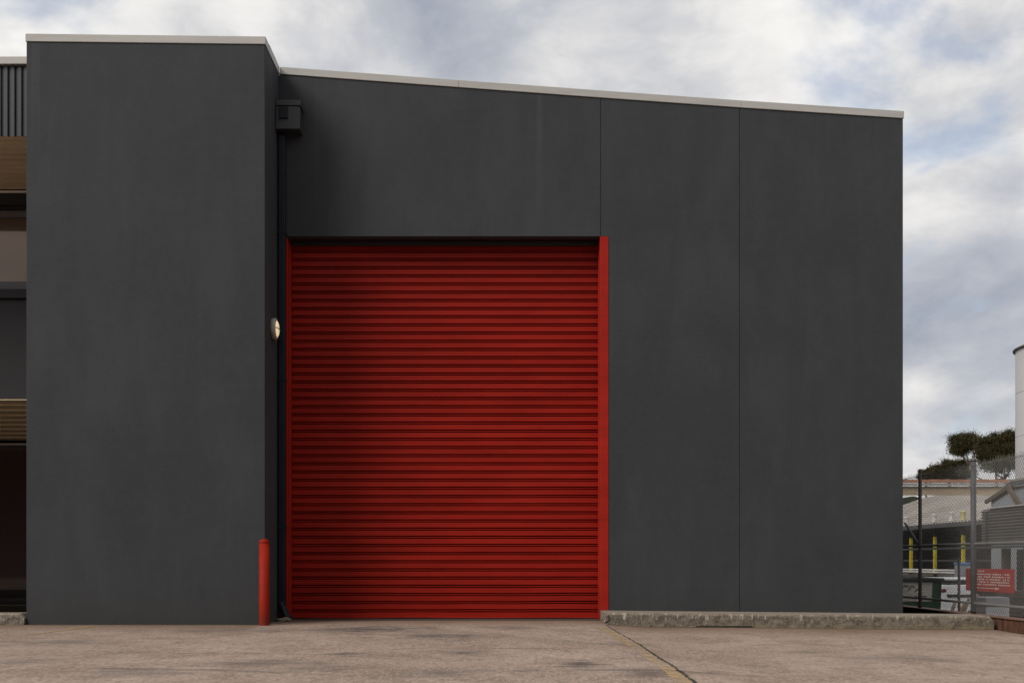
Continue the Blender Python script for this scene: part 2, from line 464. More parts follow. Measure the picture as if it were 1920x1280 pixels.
def add_prism(bm, pts, axis, a, b):
    """closed polygon pts (2D) extruded along axis from a to b"""
    def P(p, t):
        if axis == 'x': return (t, p[0], p[1])
        if axis == 'y': return (p[0], t, p[1])
        return (p[0], p[1], t)
    A = [bm.verts.new(P(p, a)) for p in pts]
    B = [bm.verts.new(P(p, b)) for p in pts]
    n = len(pts)
    bm.faces.new(A); bm.faces.new(B[::-1])
    for i in range(n):
        bm.faces.new((A[i], B[i], B[(i + 1) % n], A[(i + 1) % n]))
    bmesh.ops.recalc_face_normals(bm, faces=bm.faces)
def prism(name, pts, axis, a, b, m, parent=None, bev=0.0):
    bm = bmesh.new()
    add_prism(bm, pts, axis, a, b)
    if bev:
        bevel(bm, bev)
    return link_mesh(name, bm, m, parent)
def add_tube(bm, pts, radii, seg=10, cap=True):
    pts = [Vector(p) for p in pts]
    if isinstance(radii, (int, float)):
        radii = [radii] * len(pts)
    rings = []
    for i, p in enumerate(pts):
        d = (pts[min(i + 1, len(pts) - 1)] - pts[max(i - 1, 0)]).normalized()
        u = d.cross(Vector((0, 0, 1)))
        if u.length < 0.05:
            u = d.cross(Vector((0, 1, 0)))
        u.normalize(); v = d.cross(u).normalized()
        rings.append([bm.verts.new(p + (u * math.cos(2 * math.pi * k / seg) + v * math.sin(2 * math.pi * k / seg)) * radii[i]) for k in range(seg)])
    for a, b in zip(rings, rings[1:]):
        for k in range(seg):
            bm.faces.new((a[k], a[(k + 1) % seg], b[(k + 1) % seg], b[k]))
    if cap:
        bm.faces.new(rings[0][::-1]); bm.faces.new(rings[-1])
    bmesh.ops.recalc_face_normals(bm, faces=bm.faces)
def tube(name, pts, radii, m, parent=None, seg=10, smooth=True):
    bm = bmesh.new()
    add_tube(bm, pts, radii, seg)
    return link_mesh(name, bm, m, parent, smooth)
def lathe(name, prof, axis, c, m, parent=None, seg=32, cap=True):
    """profile (r, t) turned about an axis through c"""
    bm = bmesh.new()
    rings = []
    for r, t in prof:
        ring = []
        for k in range(seg):
            a = 2 * math.pi * k / seg
            if axis == 'z': p = (c[0] + r * math.cos(a), c[1] + r * math.sin(a), c[2] + t)
            else: p = (c[0] + t, c[1] + r * math.cos(a), c[2] + r * math.sin(a))
            ring.append(bm.verts.new(p))
        rings.append(ring)
    for a, b in zip(rings, rings[1:]):
        for k in range(seg):
            bm.faces.new((a[k], a[(k + 1) % seg], b[(k + 1) % seg], b[k]))
    if cap:
        bm.faces.new(rings[0][::-1]); bm.faces.new(rings[-1])
    bmesh.ops.recalc_face_normals(bm, faces=bm.faces)
    o = link_mesh(name, bm, m, parent)
    o.data.polygons.foreach_set('use_smooth', [len(p.vertices) == 4 for p in o.data.polygons])
    return o

# ------------------------------------------------------------------ ground
def sstep(a, b, x):
    t = max(0.0, min(1.0, (x - a) / (b - a)))
    return t * t * (3 - 2 * t)
def yard_z(x, y):
    """the yard: nearly level before the shutter, falling a little away from the wall to the right"""
    right = sstep(1.0, 2.0, x)
    fall = -0.048 * right * sstep(0.0, -0.55, y) - 0.03 * sstep(2.0, 6.0, x)
    out_ = -0.012 * sstep(-0.3, -1.5, y)
    return fall + out_ + 0.006 * mnoise.noise((x * 0.5, y * 0.7, 0.3)) * sstep(-0.9, -2.0, y)
def axis_steps(stops):
    v = []
    for a, b, n in stops:
        v += [a + (b - a) * i / n for i in range(n)]
    return v + [stops[-1][1]]
gx = axis_steps([(-60, -8, 12), (-8, 6.16, 70)])
gy = axis_steps([(-60, -10, 12), (-10, -3, 30), (-3, 0.8, 44), (0.8, 24, 6)])
bm = bmesh.new()
grid = [[bm.verts.new((x, y, yard_z(x, y))) for x in gx] for y in gy]
for j in range(len(gy) - 1):
    for i in range(len(gx) - 1):
        bm.faces.new((grid[j][i], grid[j][i + 1], grid[j + 1][i + 1], grid[j + 1][i]))
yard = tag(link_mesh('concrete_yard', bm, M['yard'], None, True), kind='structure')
bm = bmesh.new()
for a, b in ((-2500, 2500),):
    vs_ = [bm.verts.new(p) for p in ((a, a, -1.15), (b, a, -1.15), (b, b, -1.15), (a, b, -1.15))]
    bm.faces.new(vs_)
tag(link_mesh('ground', bm, M['ground']), kind='structure')

def strip(name, pts, widths, m, lift, jag=0.0, sub=6, parent=None):
    """a flat band on the yard along a polyline"""
    P = []
    for (a, wa), (b, wb) in zip(zip(pts, widths), zip(pts[1:], widths[1:])):
        for i in range(sub):
            t = i / sub
            P.append((a[0] + (b[0] - a[0]) * t, a[1] + (b[1] - a[1]) * t, wa + (wb - wa) * t))
    P.append((*pts[-1], widths[-1]))
    bm = bmesh.new(); prev = None
    for i, (x, y, w) in enumerate(P):
        a = P[max(i - 1, 0)]; b = P[min(i + 1, len(P) - 1)]
        d = Vector((b[0] - a[0], b[1] - a[1], 0)).normalized()
        nrm = Vector((-d.y, d.x, 0))
        l = w / 2 * (1 + random.uniform(-jag, jag)); r = w / 2 * (1 + random.uniform(-jag, jag))
        sh = random.uniform(-jag, jag) * w * 0.5
        c = Vector((x, y, 0)) + nrm * sh
        p, q = c + nrm * l, c - nrm * r
        cur = (bm.verts.new((p.x, p.y, yard_z(p.x, p.y) + lift)), bm.verts.new((q.x, q.y, yard_z(q.x, q.y) + lift)))
        if prev:
            bm.faces.new((prev[0], cur[0], cur[1], prev[1]))
        prev = cur
    bmesh.ops.recalc_face_normals(bm, faces=bm.faces)
    return link_mesh(name, bm, m, parent)
def G(px, py, z=-0.02):
    """photo pixel on the yard, in metres"""
    D = (CAM_Z - z) * 2100 / (py - 1050)
    return ((px - 935) * D / 2100, D - CAM_D)
crk = [G(1136, 1176, -.05), G(1160, 1190, -.045), G(1186, 1202, -.035), G(1214, 1218), G(1236, 1232), G(1257, 1244), G(1280, 1262), G(1303, 1280), G(1330, 1302)]
strip('crack', crk, [0.013, 0.011, 0.013, 0.014, 0.022, 0.018, 0.026, 0.020, 0.02], M['crack'], 0.006, 0.85, 22, yard)
yl = [G(1126, 1176, -.03), G(1150, 1190, -.03), G(1174, 1202), G(1200, 1218), G(1222, 1232), G(1243, 1246), G(1264, 1262), G(1284, 1280), G(1310, 1305)]
strip('painted_line', yl, [0.13] * 9, M['yellow_line'], 0.004, 0.05, 6, yard)
strip('painted_line', [G(-40, 1199), G(60, 1190), G(120, 1182), G(180, 1174)], [0.10] * 4, M['yellow_thin'], 0.004, 0.05, 8, yard)
strip('painted_line', [G(1140, 1199), G(1240, 1213), G(1420, 1214), G(1650, 1213)], [0.07] * 4, mat_paint_worn('ghost_yellow_paint', (0.36, 0.24, 0.12), 0.57), 0.004, 0.05, 8, yard)

# ------------------------------------------------------------------ warehouse
WX0, WX1, BX0 = -2.864, 5.27, -5.79          # return wall, right end, left end of the block
BY = -0.87                                   # the block stands this far in front
DX0, DX1, DZ = -2.76, 1.325, 5.0             # shutter opening
JX = 1.33                                    # joint over the shutter's right jamb
wh = empty('warehouse', (0, 5, 0), 'charcoal rendered warehouse with red roller shutter and pale sloping roof edge', 'building')
roof_pts = [(WX0, 7.21), (-0.52, 7.031), (JX, 6.896), (3.163, 6.766), (WX1, 6.628)]
def roof_z(x):
    for (a, za), (b, zb) in zip(roof_pts, roof_pts[1:]):
        if x <= b:
            return za + (zb - za) * (x - a) / (b - a)
    return roof_pts[-1][1]
CH = 0.095
g = 0.0032
def wall_panel(x0, x1, z0, y0=0.0, y1=0.15, top=None, bev=0.002):
    xs = [x0] + [p[0] for p in roof_pts if x0 + 0.01 < p[0] < x1 - 0.01] + [x1]
    pts = [(x0, z0), (x1, z0)] + [(x, (top(x) if top else roof_z(x) - CH + 0.02)) for x in reversed(xs)]
    return prism('wall_panel', pts, 'y', y0, y1, M['wall'], wh, bev)
wall_panel(WX0 + 0.002, JX - g, DZ)                                  # over the shutter
# the jamb panel is notched round the red frame
pts = [(1.436, -0.1), (3.14 - g, -0.1), (3.14 - g, roof_z(3.14) - CH + 0.02), (JX + g, roof_z(JX) - CH + 0.02), (JX + g, DZ), (1.436, DZ)]
prism('wall_panel', pts, 'y', 0.0, 0.15, M['wall'], wh, 0.002)
wall_panel(3.14 + g, WX1, -0.1)
box('joint_filler', JX - 0.02, JX + 0.02, 0.02, 0.10, DZ + 0.02, 6.75, M['joint'], wh)
box('joint_filler', 3.12, 3.16, 0.02, 0.10, -0.1, 6.6, M['joint'], wh)
box('wall_panel', WX1 - 0.15, WX1 - 0.002, 0.152, 20, -1.2, 6.52, M['wall'], wh, 0.004)
# projecting block: front and return
pts = [(BX0, -0.1), (WX0, -0.1), (WX0, 7.10), (BX0, 7.137)]
prism('wall_panel', pts, 'y', BY, BY + 0.15, M['wall'], wh, 0.006)
box('wall_panel', WX0 - 0.15, WX0 - 0.001, BY + 0.152, 0.148, -0.1, 7.10, M['wall'], wh)
box('wall_panel', BX0 + 0.001, BX0 + 0.15, BY + 0.152, 8.0, -0.1, 7.12, M['wall'], wh)
box('roof_sheet', BX0 + 0.1, WX0 - 0.05, BY + 0.1, 19, 6.95, 7.0, M['dark_steel'], wh)
pts = [(x, z - 0.2) for x, z in roof_pts] + [(x, z - 0.24) for x, z in reversed(roof_pts)]
prism('roof_sheet', pts, 'y', 0.1, 20, M['dark_steel'], wh)
box('back_wall', BX0 + 0.1, WX1 - 0.15, 19.8, 20, -1.2, 6.3, M['wall'], wh)
# copings
def coping(pts, y0, y1):
    poly = [(x, z) for x, z in pts] + [(x, z - CH) for x, z in reversed(pts)]
    return prism('coping', poly, 'y', y0, y1, M['coping'], wh, 0.004)
coping([(BX0 - 0.008, 7.227), (WX0 + 0.008, 7.192)], BY - 0.012, BY + 0.22)
bm = bmesh.new(); add_box(bm, WX0 - 0.2, WX0 + 0.010, BY + 0.223, -0.014, 7.095, 7.200); bevel(bm, 0.004)
link_mesh('coping', bm, M['coping'], wh)
px_ = [(WX0 + 0.012, 7.204)] + roof_pts[1:-1] + [(WX1 + 0.01, 6.627)]
seams = [0.55, 3.6]
seg_pts = [[p for p in px_ if p[0] <= -0.5], [p for p in px_ if -0.53 <= p[0] <= 3.17], [p for p in px_ if p[0] >= 3.16]]
for i, sp in enumerate(seg_pts):
    sp = list(sp)
    if i < 2: sp[-1] = (sp[-1][0] - 0.002, sp[-1][1])
    coping(sp, -0.014, 0.22)
bm = bmesh.new(); add_box(bm, WX1 - 0.2, WX1 + 0.010, 0.223, 20, 6.525, 6.625); bevel(bm, 0.004)
link_mesh('coping', bm, M['coping'], wh)

# shutter frame
fr = box('door_frame', DX1 - 0.004, 1.433, -0.006, 0.16, 0.0, DZ - 0.003, M['red_frame'], wh, 0.004)
box('jamb', DX0 - 0.10, DX0 + 0.004, 0.02, 0.16, 0.0, DZ - 0.003, M['red_frame'], fr, 0.004)
box('jamb', DX0 - 0.10, DX0 + 0.014, 0.162, 0.27, 0.0, DZ - 0.003, M['red_frame'], fr, 0.004)
box('jamb', DX1 - 0.007, DX1 + 0.10, 0.162, 0.27, 0.0, DZ - 0.003, M['red_frame'], fr, 0.003)
box('lintel', DX0 + 0.02, DX1 - 0.035, 0.19, 0.262, DZ - 0.06, DZ - 0.004, M['joint'], fr, 0.004)  # near-black colour stands in for the shade at the shutter head
# shutter: one profile, many slats
SY = 0.30                                     # curtain plane
PITCH = 0.1085
SX0, SX1 = DX0 - 0.03, DX1 + 0.04
def slat_bm(wave=0.0, seed=0):
    prof = [(0.000, 1.000), (-0.0045, 0.985), (-0.0055, 0.95), (-0.004, 0.70), (-0.0035, 0.43), (0.000, 0.40), (0.030, 0.385), (0.034, 0.275), (0.004, 0.255), (0.000, 0.235), (0.000, 0.165), (0.003, 0.15), (0.026, 0.13), (0.026, 0.03), (0.000, 0.002)]
    n = 28 if wave else 2
    bm = bmesh.new(); prev = None
    for i in range(n + 1):
        x = SX0 + (SX1 - SX0) * i / n
        w = wave * mnoise.noise((x * 1.1, seed * 0.37, 1.7)) if wave else 0.0
        dz = w * 0.9; dy = w * 1.5
        cur = [bm.verts.new((x, SY + y + dy, h * PITCH + dz)) for y, h in prof]
        if prev:
            for k in range(len(prof) - 1):
                bm.faces.new((prev[k], prev[k + 1], cur[k + 1], cur[k]))
        prev = cur
    bmesh.ops.recalc_face_normals(bm, faces=bm.faces)
    for f in bm.faces:
        if f.normal.y > 0: f.normal_flip()
    return bm
# the curtain's bottom rail carries the slats
bm = bmesh.new()
prev = None
for i in range(41):
    x = SX0 + (SX1 - SX0) * i / 40
    w = 0.006 * mnoise.noise((x * 1.3, 3.1, 0.2)) + 0.004
    cur = [bm.verts.new((x, SY + y, z + w)) for y, z in ((0.02, 0.012), (-0.012, 0.012), (-0.012, 0.022), (-0.006, 0.026), (-0.006, 0.085), (0.02, 0.085))]
    if prev:
        for k in range(6):
            bm.faces.new((prev[k], prev[(k + 1) % 6], cur[(k + 1) % 6], cur[k]))
    prev = cur
bmesh.ops.recalc_face_normals(bm, faces=bm.faces)
shut = link_mesh('roller_door', bm, M['red_slat'], wh)
base = 0.088
share = None
for k in range(46):
    if k < 4 or k % 9 == 5:
        o = link_mesh('slat', slat_bm(0.006 if k < 3 else 0.003, k), M['red_slat'])
        share_this = o
    elif share is None:
        o = share = link_mesh('slat', slat_bm(), M['red_slat'])
    else:
        o = bpy.data.objects.new('slat', share.data); COL.objects.link(o)
    attach(o, shut)
    o.location = (0, 0, base + k * PITCH)
box('rubber_seal', SX0, SX1, SY - 0.008, SY + 0.016, -0.01, 0.0115, M['joint'], shut)
box('backing', SX0, SX1, SY + 0.05, SY + 0.07, 0, DZ, M['joint'], shut)

# rain head and downpipe in the corner
rh = box('rain_head', WX0 + 0.004, -2.553, -0.235, -0.002, 6.31, 6.60, M['dark_steel'], wh, 0.004)
box('rim', WX0 + 0.004, -2.538, -0.252, -0.002, 6.603, 6.672, M['dark_steel'], rh, 0.004)
box('overflow_spout', -2.815, -2.70, -0.262, -0.237, 6.44, 6.58, M['navy'], rh, 0.004)
dp = box('downpipe', WX0 + 0.012, WX0 + 0.102, -0.125, -0.035, 0.20, 6.308, M['navy'], wh, 0.012, 2)
bm = bmesh.new(); add_tube(bm, [(WX0 + 0.057, -0.08, 0.24), (WX0 + 0.059, -0.085, 0.18), (WX0 + 0.10, -0.12, 0.09), (WX0 + 0.155, -0.17, 0.025)], 0.05, 12)
link_mesh('pipe_shoe', bm, M['navy'], dp, True)
for z in (1.2, 3.1, 5.0):
    box('pipe_bracket', WX0 + 0.004, WX0 + 0.110, -0.132, -0.028, z, z + 0.04, M['navy'], dp, 0.003)

# ------------------------------------------------------------------ bulkhead lamp on the return wall
LY, LZ = 14.15 - CAM_D, 3.70
lm_body = mat('lamp_body_paint', (0.36, 0.33, 0.28), 0.45, 0.12, 20)
lm_glass, nt, b = new_mat('lamp_diffuser'); t = NT(nt)
nt.links.new(t.mix(t.noise(t.map(), 9.0), (0.80, 0.68, 0.44), (0.90, 0.80, 0.58)), b.inputs['Base Color'])
b.inputs['Roughness'].default_value = 0.25
b.inputs['Emission Color'].default_value = (1.0, 0.80, 0.48, 1)
b.inputs['Emission Strength'].default_value = 0.55
lamp = lathe('wall_lamp', [(0.118, 0.0), (0.132, 0.006), (0.134, 0.050), (0.129, 0.060), (0.110, 0.066), (0.104, 0.060)], 'x', (WX0 + 0.001, LY, LZ), lm_body, None, 40)
tag(lamp, 'round bulkhead lamp with cream glass on the side of the projecting block', 'lamp')
lathe('diffuser', [(0.103, 0.056), (0.097, 0.068), (0.080, 0.078), (0.045, 0.084), (0.012, 0.086)], 'x', (WX0 + 0.001, LY, LZ), lm_glass, lamp, 40)
bm = bmesh.new(); add_tube(bm, [(WX0 + 0.058, LY - 0.12, LZ), (WX0 + 0.082, LY - 0.08, LZ), (WX0 + 0.092, LY, LZ), (WX0 + 0.082, LY + 0.08, LZ), (WX0 + 0.058, LY + 0.12, LZ)], 0.007, 8)
link_mesh('guard_bar', bm, lm_body, lamp, True)

# ------------------------------------------------------------------ bollard
BXc, BYc = -2.845, 13.60 - CAM_D
bl = lathe('bollard', [(0.067, -0.03), (0.066, 0.0), (0.064, 0.05), (0.064, 0.99)], 'z', (BXc, BYc, 0.0), M['red_bollard'], None, 36)
tag(bl, 'red steel pipe bollard guarding the corner of the projecting block', 'bollard')
lathe('cap', [(0.063, 0.9905), (0.0655, 0.993), (0.0655, 1.003), (0.055, 1.026), (0.03, 1.038), (0.006, 1.042)], 'z', (BXc, BYc, 0.0), M['red_bollard'], bl, 36)
bm = bmesh.new()
bmesh.ops.create_icosphere(bm, subdivisions=3, radius=1.0)
for v in bm.verts:
    f = 1 + 0.45 * mnoise.noise(v.co * 1.6 + Vector((4, 1, 2)))
    v.co = Vector((v.co.x * 0.11 * f - 2.76, v.co.y * 0.07 * f - 0.22, max(-0.01, v.co.z * 0.045 * f + 0.005)))
tag(link_mesh('concrete_lump', bm, M['kerb'], None, True), 'small rough lump of concrete under the downpipe shoe', 'concrete lump')

# ------------------------------------------------------------------ kerbs
def kerb_piece(name, x0, x1, y0, y1, zt0, zt1, zb, parent, round_end=0.0, seed=0):
    n = max(4, int((x1 - x0) / 0.05))
    prof_n = 7
    bm = bmesh.new(); prev = None
    for i in range(n + 1):
        x = x0 + (x1 - x0) * i / n
        zt = zt0 + (zt1 - zt0) * i / n
        if round_end:
            d = (x1 - x)
            if d < round_end: zt -= 0.05 * (1 - math.sqrt(max(0, 1 - (1 - d / round_end) ** 2)))
        prof = [(y0, zb)]
        hh = zt - zb
        for q in (0.18, 0.45, 0.72, 0.90):
            prof.append((y0 + 0.018 * q, zb + hh * q))
        prof += [(y0 + 0.028, zt - 0.004), (y0 + 0.045, zt), ((y0 + y1) / 2, zt + 0.001), (y1, zt + 0.001)]
        cur = []
        for k, (y, z) in enumerate(prof):
            j = mnoise.noise((x * 9, z * 22, seed)) * 0.007 + mnoise.noise((x * 31, z * 50, seed + 5)) * 0.004
            if k in (0, len(prof) - 1): j = 0
            ez = mnoise.noise((x * 14, 0.5, seed + 3)) * 0.004 if k in (5, 6) else 0
            cur.append(bm.verts.new((x, y + j, z + ez)))
        if prev:
            for k in range(len(cur) - 1):
                bm.faces.new((prev[k], cur[k], cur[k + 1], prev[k + 1]))
        else:
            bm.faces.new(cur[::-1] + [bm.verts.new((x, y1, zb))])
        prev = cur
    bm.faces.new(prev + [bm.verts.new((x1, y1, zb))])
    bmesh.ops.recalc_face_normals(bm, faces=bm.faces)
    return link_mesh(name, bm, M['kerb'], parent)
kb = empty('kerb', (3.4, -0.3, -0.05), 'long stained concrete kerb along the foot of the right wall', 'kerb')
KX = [1.325, 3.19, 4.7, 6.19]
for i in range(3):
    a, b_ = KX[i], KX[i + 1]
    za, zb_ = 0.128 - 0.009 * (a - 1.3), 0.128 - 0.009 * (b_ - 1.3)
    kerb_piece('kerb_block', a + 0.003 * (i > 0), b_ - 0.003, -0.62, -0.004 if i < 2 else -0.05, za, zb_, -0.14, kb, 0.07 if i == 2 else 0.0, i * 3.3)
# broken corner: exposed stones
bm = bmesh.new()
random.seed(3)
for i in range(26):
    c = Vector((1.335 + random.uniform(-0.012, 0.03), -0.622 + random.uniform(-0.008, 0.01), random.uniform(-0.03, 0.115)))
    r = random.uniform(0.006, 0.014)
    s0 = len(bm.verts)
    ret = bmesh.ops.create_icosphere(bm, subdivisions=1, radius=r, matrix=Matrix.Translation(c))
tag(link_mesh('exposed_stones', bm, mat('aggregate_stone', (0.22, 0.19, 0.155), 0.9, 0.75, 60), kb), kind='stuff')
bm = bmesh.new()
add_box(bm, 2.46, 3.16, -0.640, -0.600, -0.10, -0.036)
link_mesh('drain_slot', bm, mat('mossy_slot', (0.018, 0.018, 0.010), 0.95, 0.5, 20), kb)
kl = kerb_piece('kerb', -9.0, -5.80, BY - 0.05, BY + 0.30, 0.13, 0.13, -0.05, None, 0.03, 20)
tag(kl, 'short clean concrete kerb before the dark shopfront at the far left', 'kerb')

# ------------------------------------------------------------------ office wing at the left
ow = empty('office_wing', (-8, 3, 0), 'dark two storey office wing with bronze glass and corrugated fascia', 'building')
FY, WY, GY = -0.30, 1.75, 5.4                  # fascia plane, upper window wall, ground floor glass
OX0, OX1 = -13.0, -5.793
def zy(py, y): return CAM_Z - (py - 1050) * (y + CAM_D) / 2100
box('coping', OX0, OX1, FY - 0.03, FY + 0.25, zy(122, FY), zy(108, FY), M['coping'], ow, 0.004)
# corrugated fascia: a folded sheet
bm = bmesh.new(); prev = None
z0, z1 = zy(255, FY), zy(122, FY) - 0.004
x = OX1; k = 0
cyc = [(0.0, 0.0), (0.012, 0.022), (0.030, 0.022), (0.042, 0.0)]
while x > OX0:
    for dx, dy in cyc:
        xx = x - dx
        cur = (bm.verts.new((xx, FY + 0.01 + dy, z0)), bm.verts.new((xx, FY + 0.01 + dy, z1)))
        if prev: bm.faces.new((prev[0], cur[0], cur[1], prev[1]))
        prev = cur
    x -= 0.0885
bmesh.ops.recalc_face_normals(bm, faces=bm.faces)
link_mesh('corrugated_fascia', bm, M['corr_dark'], ow)
sz = zy(255, FY)
nb = 11
for i in range(nb):                             # soffit boards run along the facade
    a = FY + 0.04 + (WY - FY - 0.04) * i / nb; b_ = FY + 0.04 + (WY - FY - 0.04) * (i + 1) / nb
    box('soffit_board', OX0, OX1, a + 0.002, b_ - 0.002, sz - 0.002, sz + 0.02, M['soffit'], ow, 0.002)
box('roof', OX0, OX1, FY + 0.045, 12, sz + 0.03, sz + 0.85, M['office'], ow)
box('head_trim', OX0, OX1, WY - 0.02, WY + 0.05, zy(362, WY), zy(358, WY), M['white_trim'], ow)
box('window_head', OX0, OX1, WY, WY + 0.1, zy(384, WY), zy(362.3, WY), M['office'], ow)
box('blind_box', OX0, OX1, WY + 0.05, WY + 0.12, zy(395, WY), zy(384.3, WY), M['joint'], ow)
wf = box('window_frame', OX0, OX1, WY - 0.01, WY + 0.1, zy(545, WY), zy(528, WY), M['frame'], ow, 0.004)
box('transom', OX0, OX1, WY - 0.005, WY + 0.1, zy(407.5, WY), zy(395.3, WY), M['frame'], wf, 0.004)
box('pane', OX0, OX1, WY + 0.03, WY + 0.045, zy(528, WY) + 0.003, zy(407.5, WY) - 0.003, M['bronze_glass'], ow)
box('sill', OX0, OX1, WY - 0.12, WY + 0.1, zy(562, WY), zy(545.5, WY), M['office'], ow, 0.004)
box('spandrel', OX0, OX1, WY - 0.06, WY + 0.1, zy(748, WY), zy(562.4, WY), M['office'], ow)
lz = zy(748, WY)
nb = 9
for i in range(nb):
    a = WY - 0.05 + (GY - WY) * i / nb; b_ = WY - 0.05 + (GY - WY) * (i + 1) / nb
    za = lz - 0.22 * i / nb
    box('ceiling_board', OX0, OX1, a + 0.003, b_ - 0.003, za - 0.004 - 0.02, za + 0.02, M['ceiling_board'], ow, 0.002)
gz = lz - 0.26
box('head_trim', OX0, OX1, GY - 0.06, GY, gz - 0.04, gz - 0.008, M['white_trim'], ow)
box('pane', OX0, OX1, GY, GY + 0.02, 0.0, gz - 0.045, M['black_glass'], ow)
box('wall', OX0, OX0 + 0.2, WY + 0.12, 12, 0, sz, M['office'], ow)
box('wall', OX0 + 0.21, OX1, 11.8, 12, 0, sz, M['office'], ow)
box('floor_slab', OX0 + 0.21, OX1, WY + 0.13, 11.79, lz + 0.05, lz + 0.3, M['office'], ow)

# ------------------------------------------------------------------ foliage
def leaf_cloud(bm, lobes, n_clump, per, leaf, spread, flat=0.7, seed=1, hollow=0.55):
    rnd = random.Random(seed)
    for (c, rx, ry, rz, wt) in lobes:
        for i in range(int(n_clump * wt)):
            while True:
                p = Vector((rnd.uniform(-1, 1), rnd.uniform(-1, 1), rnd.uniform(-1, 1)))
                if hollow * rnd.random() < p.length < 1: break
            q = Vector((c[0] + p.x * rx, c[1] + p.y * ry, c[2] + p.z * rz))
            s = spread * rnd.uniform(0.6, 1.3)
            for j in range(per):
                d = Vector((rnd.gauss(0, 1) * s, rnd.gauss(0, 1) * s, rnd.gauss(0, 1) * s * flat))
                o = q + d
                a = Vector((rnd.uniform(-1, 1), rnd.uniform(-1, 1), rnd.uniform(-1, 0.3))).normalized()
                w = a.cross(Vector((rnd.uniform(-1, 1), rnd.uniform(-1, 1), rnd.uniform(-1, 1)))).normalized()
                L = leaf * rnd.uniform(0.7, 1.4)
                vs_ = [bm.verts.new(o - a * L * 0.5), bm.verts.new(o + w * L * 0.2), bm.verts.new(o + a * L * 0.5), bm.verts.new(o - w * L * 0.2)]
                bm.faces.new(vs_)
box('garden_bed', OX0, OX1 - 0.002, BY + 0.304, 2.2, -0.05, 0.10, mat('dark_garden_soil', (0.006, 0.005, 0.004), 1.0, 0.4, 8, 0.5, 20, spec=0.0))['kind'] = 'structure'
# ------------------------------------------------------------------ boundary wall and fence at the right
FX = 6.25
bw = box('boundary_wall', FX + 0.012, FX + 0.20, -9.0, 22, -1.2, 0.046, M['mortar'])
tag(bw, 'low brown brick boundary wall running back under the wire fence', 'wall')
bm = bmesh.new(); add_box(bm, -0.055, 0.0, 0, 0.076, -0.22, 0.0); bevel(bm, 0.004)
first = None
y = -3.4; k = 0
random.seed(11)
while y < 4.2:
    if first is None:
        o = first = link_mesh('brick', bm, M['brick'])
    else:
        o = bpy.data.objects.new('brick', first.data); COL.objects.link(o)
    attach(o, bw)
    o.location = (FX + 0.06 + random.uniform(-0.003, 0.003), y, 0.052 + random.uniform(-0.003, 0.003))
    y += 0.086; k += 1
box('capping', FX - 0.01, FX + 0.21, -9.0, 22, 0.058, 0.070, mat('rusty_cap', (0.13, 0.065, 0.04), 0.8, 0.35, 8), bw)

PX = FX + 0.10
fe = empty('chain_link_fence', (PX, 0, 0.07), 'grey chain link fence on pipe posts above the low brick wall', 'fence')
post_y = [14.98 - CAM_D + 1.90 * k for k in range(-2, 4)]
for i, y in enumerate(post_y):
    m = M['galv_old'] if i % 2 else M['galv']
    pr_ = 0.027 if i % 2 else 0.036
    p_ = tube('post', [(PX, y, 0.068), (PX, y, 2.12)], pr_, m, fe, 14)
    lathe('post_cap', [(pr_ + 0.002, 2.10), (pr_ + 0.004, 2.125), (0.022, 2.15), (0.004, 2.158)], 'z', (PX, y, 0.0), m, p_, 14)
y0, y1 = post_y[0] - 0.4, post_y[-1] + 0.4
for z in (0.21, 1.00):
    tube('rail', [(PX + 0.005, y0, z), (PX + 0.005, y1, z)], 0.018, mat('pale_galvanised_rail', (0.19, 0.185, 0.18), 0.6, 0.2, 8), fe, 10)
tube('brace', [(PX + 0.0, post_y[3] + 0.02, 1.0), (PX, post_y[3] + 0.62, 1.36)], 0.018, M['galv'], fe, 10)
tube('tension_wire', [(PX - 0.03, y0, 2.04), (PX - 0.03, y1, 2.04)], 0.004, M['wire'], fe, 6)
def wire_mesh(ya, yb, za, zb, pitch, r):
    """two crossing families of wires clipped to the bay, with twisted ends standing up"""
    bm = bmesh.new()
    H = zb - za
    slope = 1.25
    def seg(p, q, x):
        d = Vector((0, q[0] - p[0], q[1] - p[1]))
        if d.length < 0.02: return
        n = Vector((0, -d.z, d.y)).normalized() * r
        e = Vector((r, 0, 0))
        A = [Vector((x, *p)) + s for s in (n, e, -n, -e)]
        B = [Vector((x, *q)) + s for s in (n, e, -n, -e)]
        a = [bm.verts.new(v) for v in A]; b_ = [bm.verts.new(v) for v in B]
        for k in range(4):
            bm.faces.new((a[k], a[(k + 1) % 4], b_[(k + 1) % 4], b_[k]))
    W_ = H / slope
    n = int((yb - ya + W_) / pitch) + 1
    for k in range(n):
        s = ya - W_ + k * pitch
        for fam in (0, 1):
            # y runs from s to s+W_ while z climbs (fam 0) or falls (fam 1)
            t0 = max(0, (ya - s) / W_); t1 = min(1, (yb - s) / W_)
            if t1 <= t0: continue
            f = (lambda t: za + H * t) if fam == 0 else (lambda t: zb - H * t)
            seg((s + W_ * t0, f(t0)), (s + W_ * t1, f(t1)), PX - 0.034 + 0.004 * fam)
    yy = ya
    while yy < yb:
        seg((yy, zb - 0.005), (yy + random.uniform(-0.012, 0.012), zb + random.uniform(0.02, 0.045)), PX - 0.033)
        yy += pitch
    return bm
for a, b_ in zip(post_y, post_y[1:]):
    link_mesh('wire_netting', wire_mesh(a + 0.01, b_ - 0.01, 0.10, 2.06, 0.048, 0.0024), M['wire'], fe)

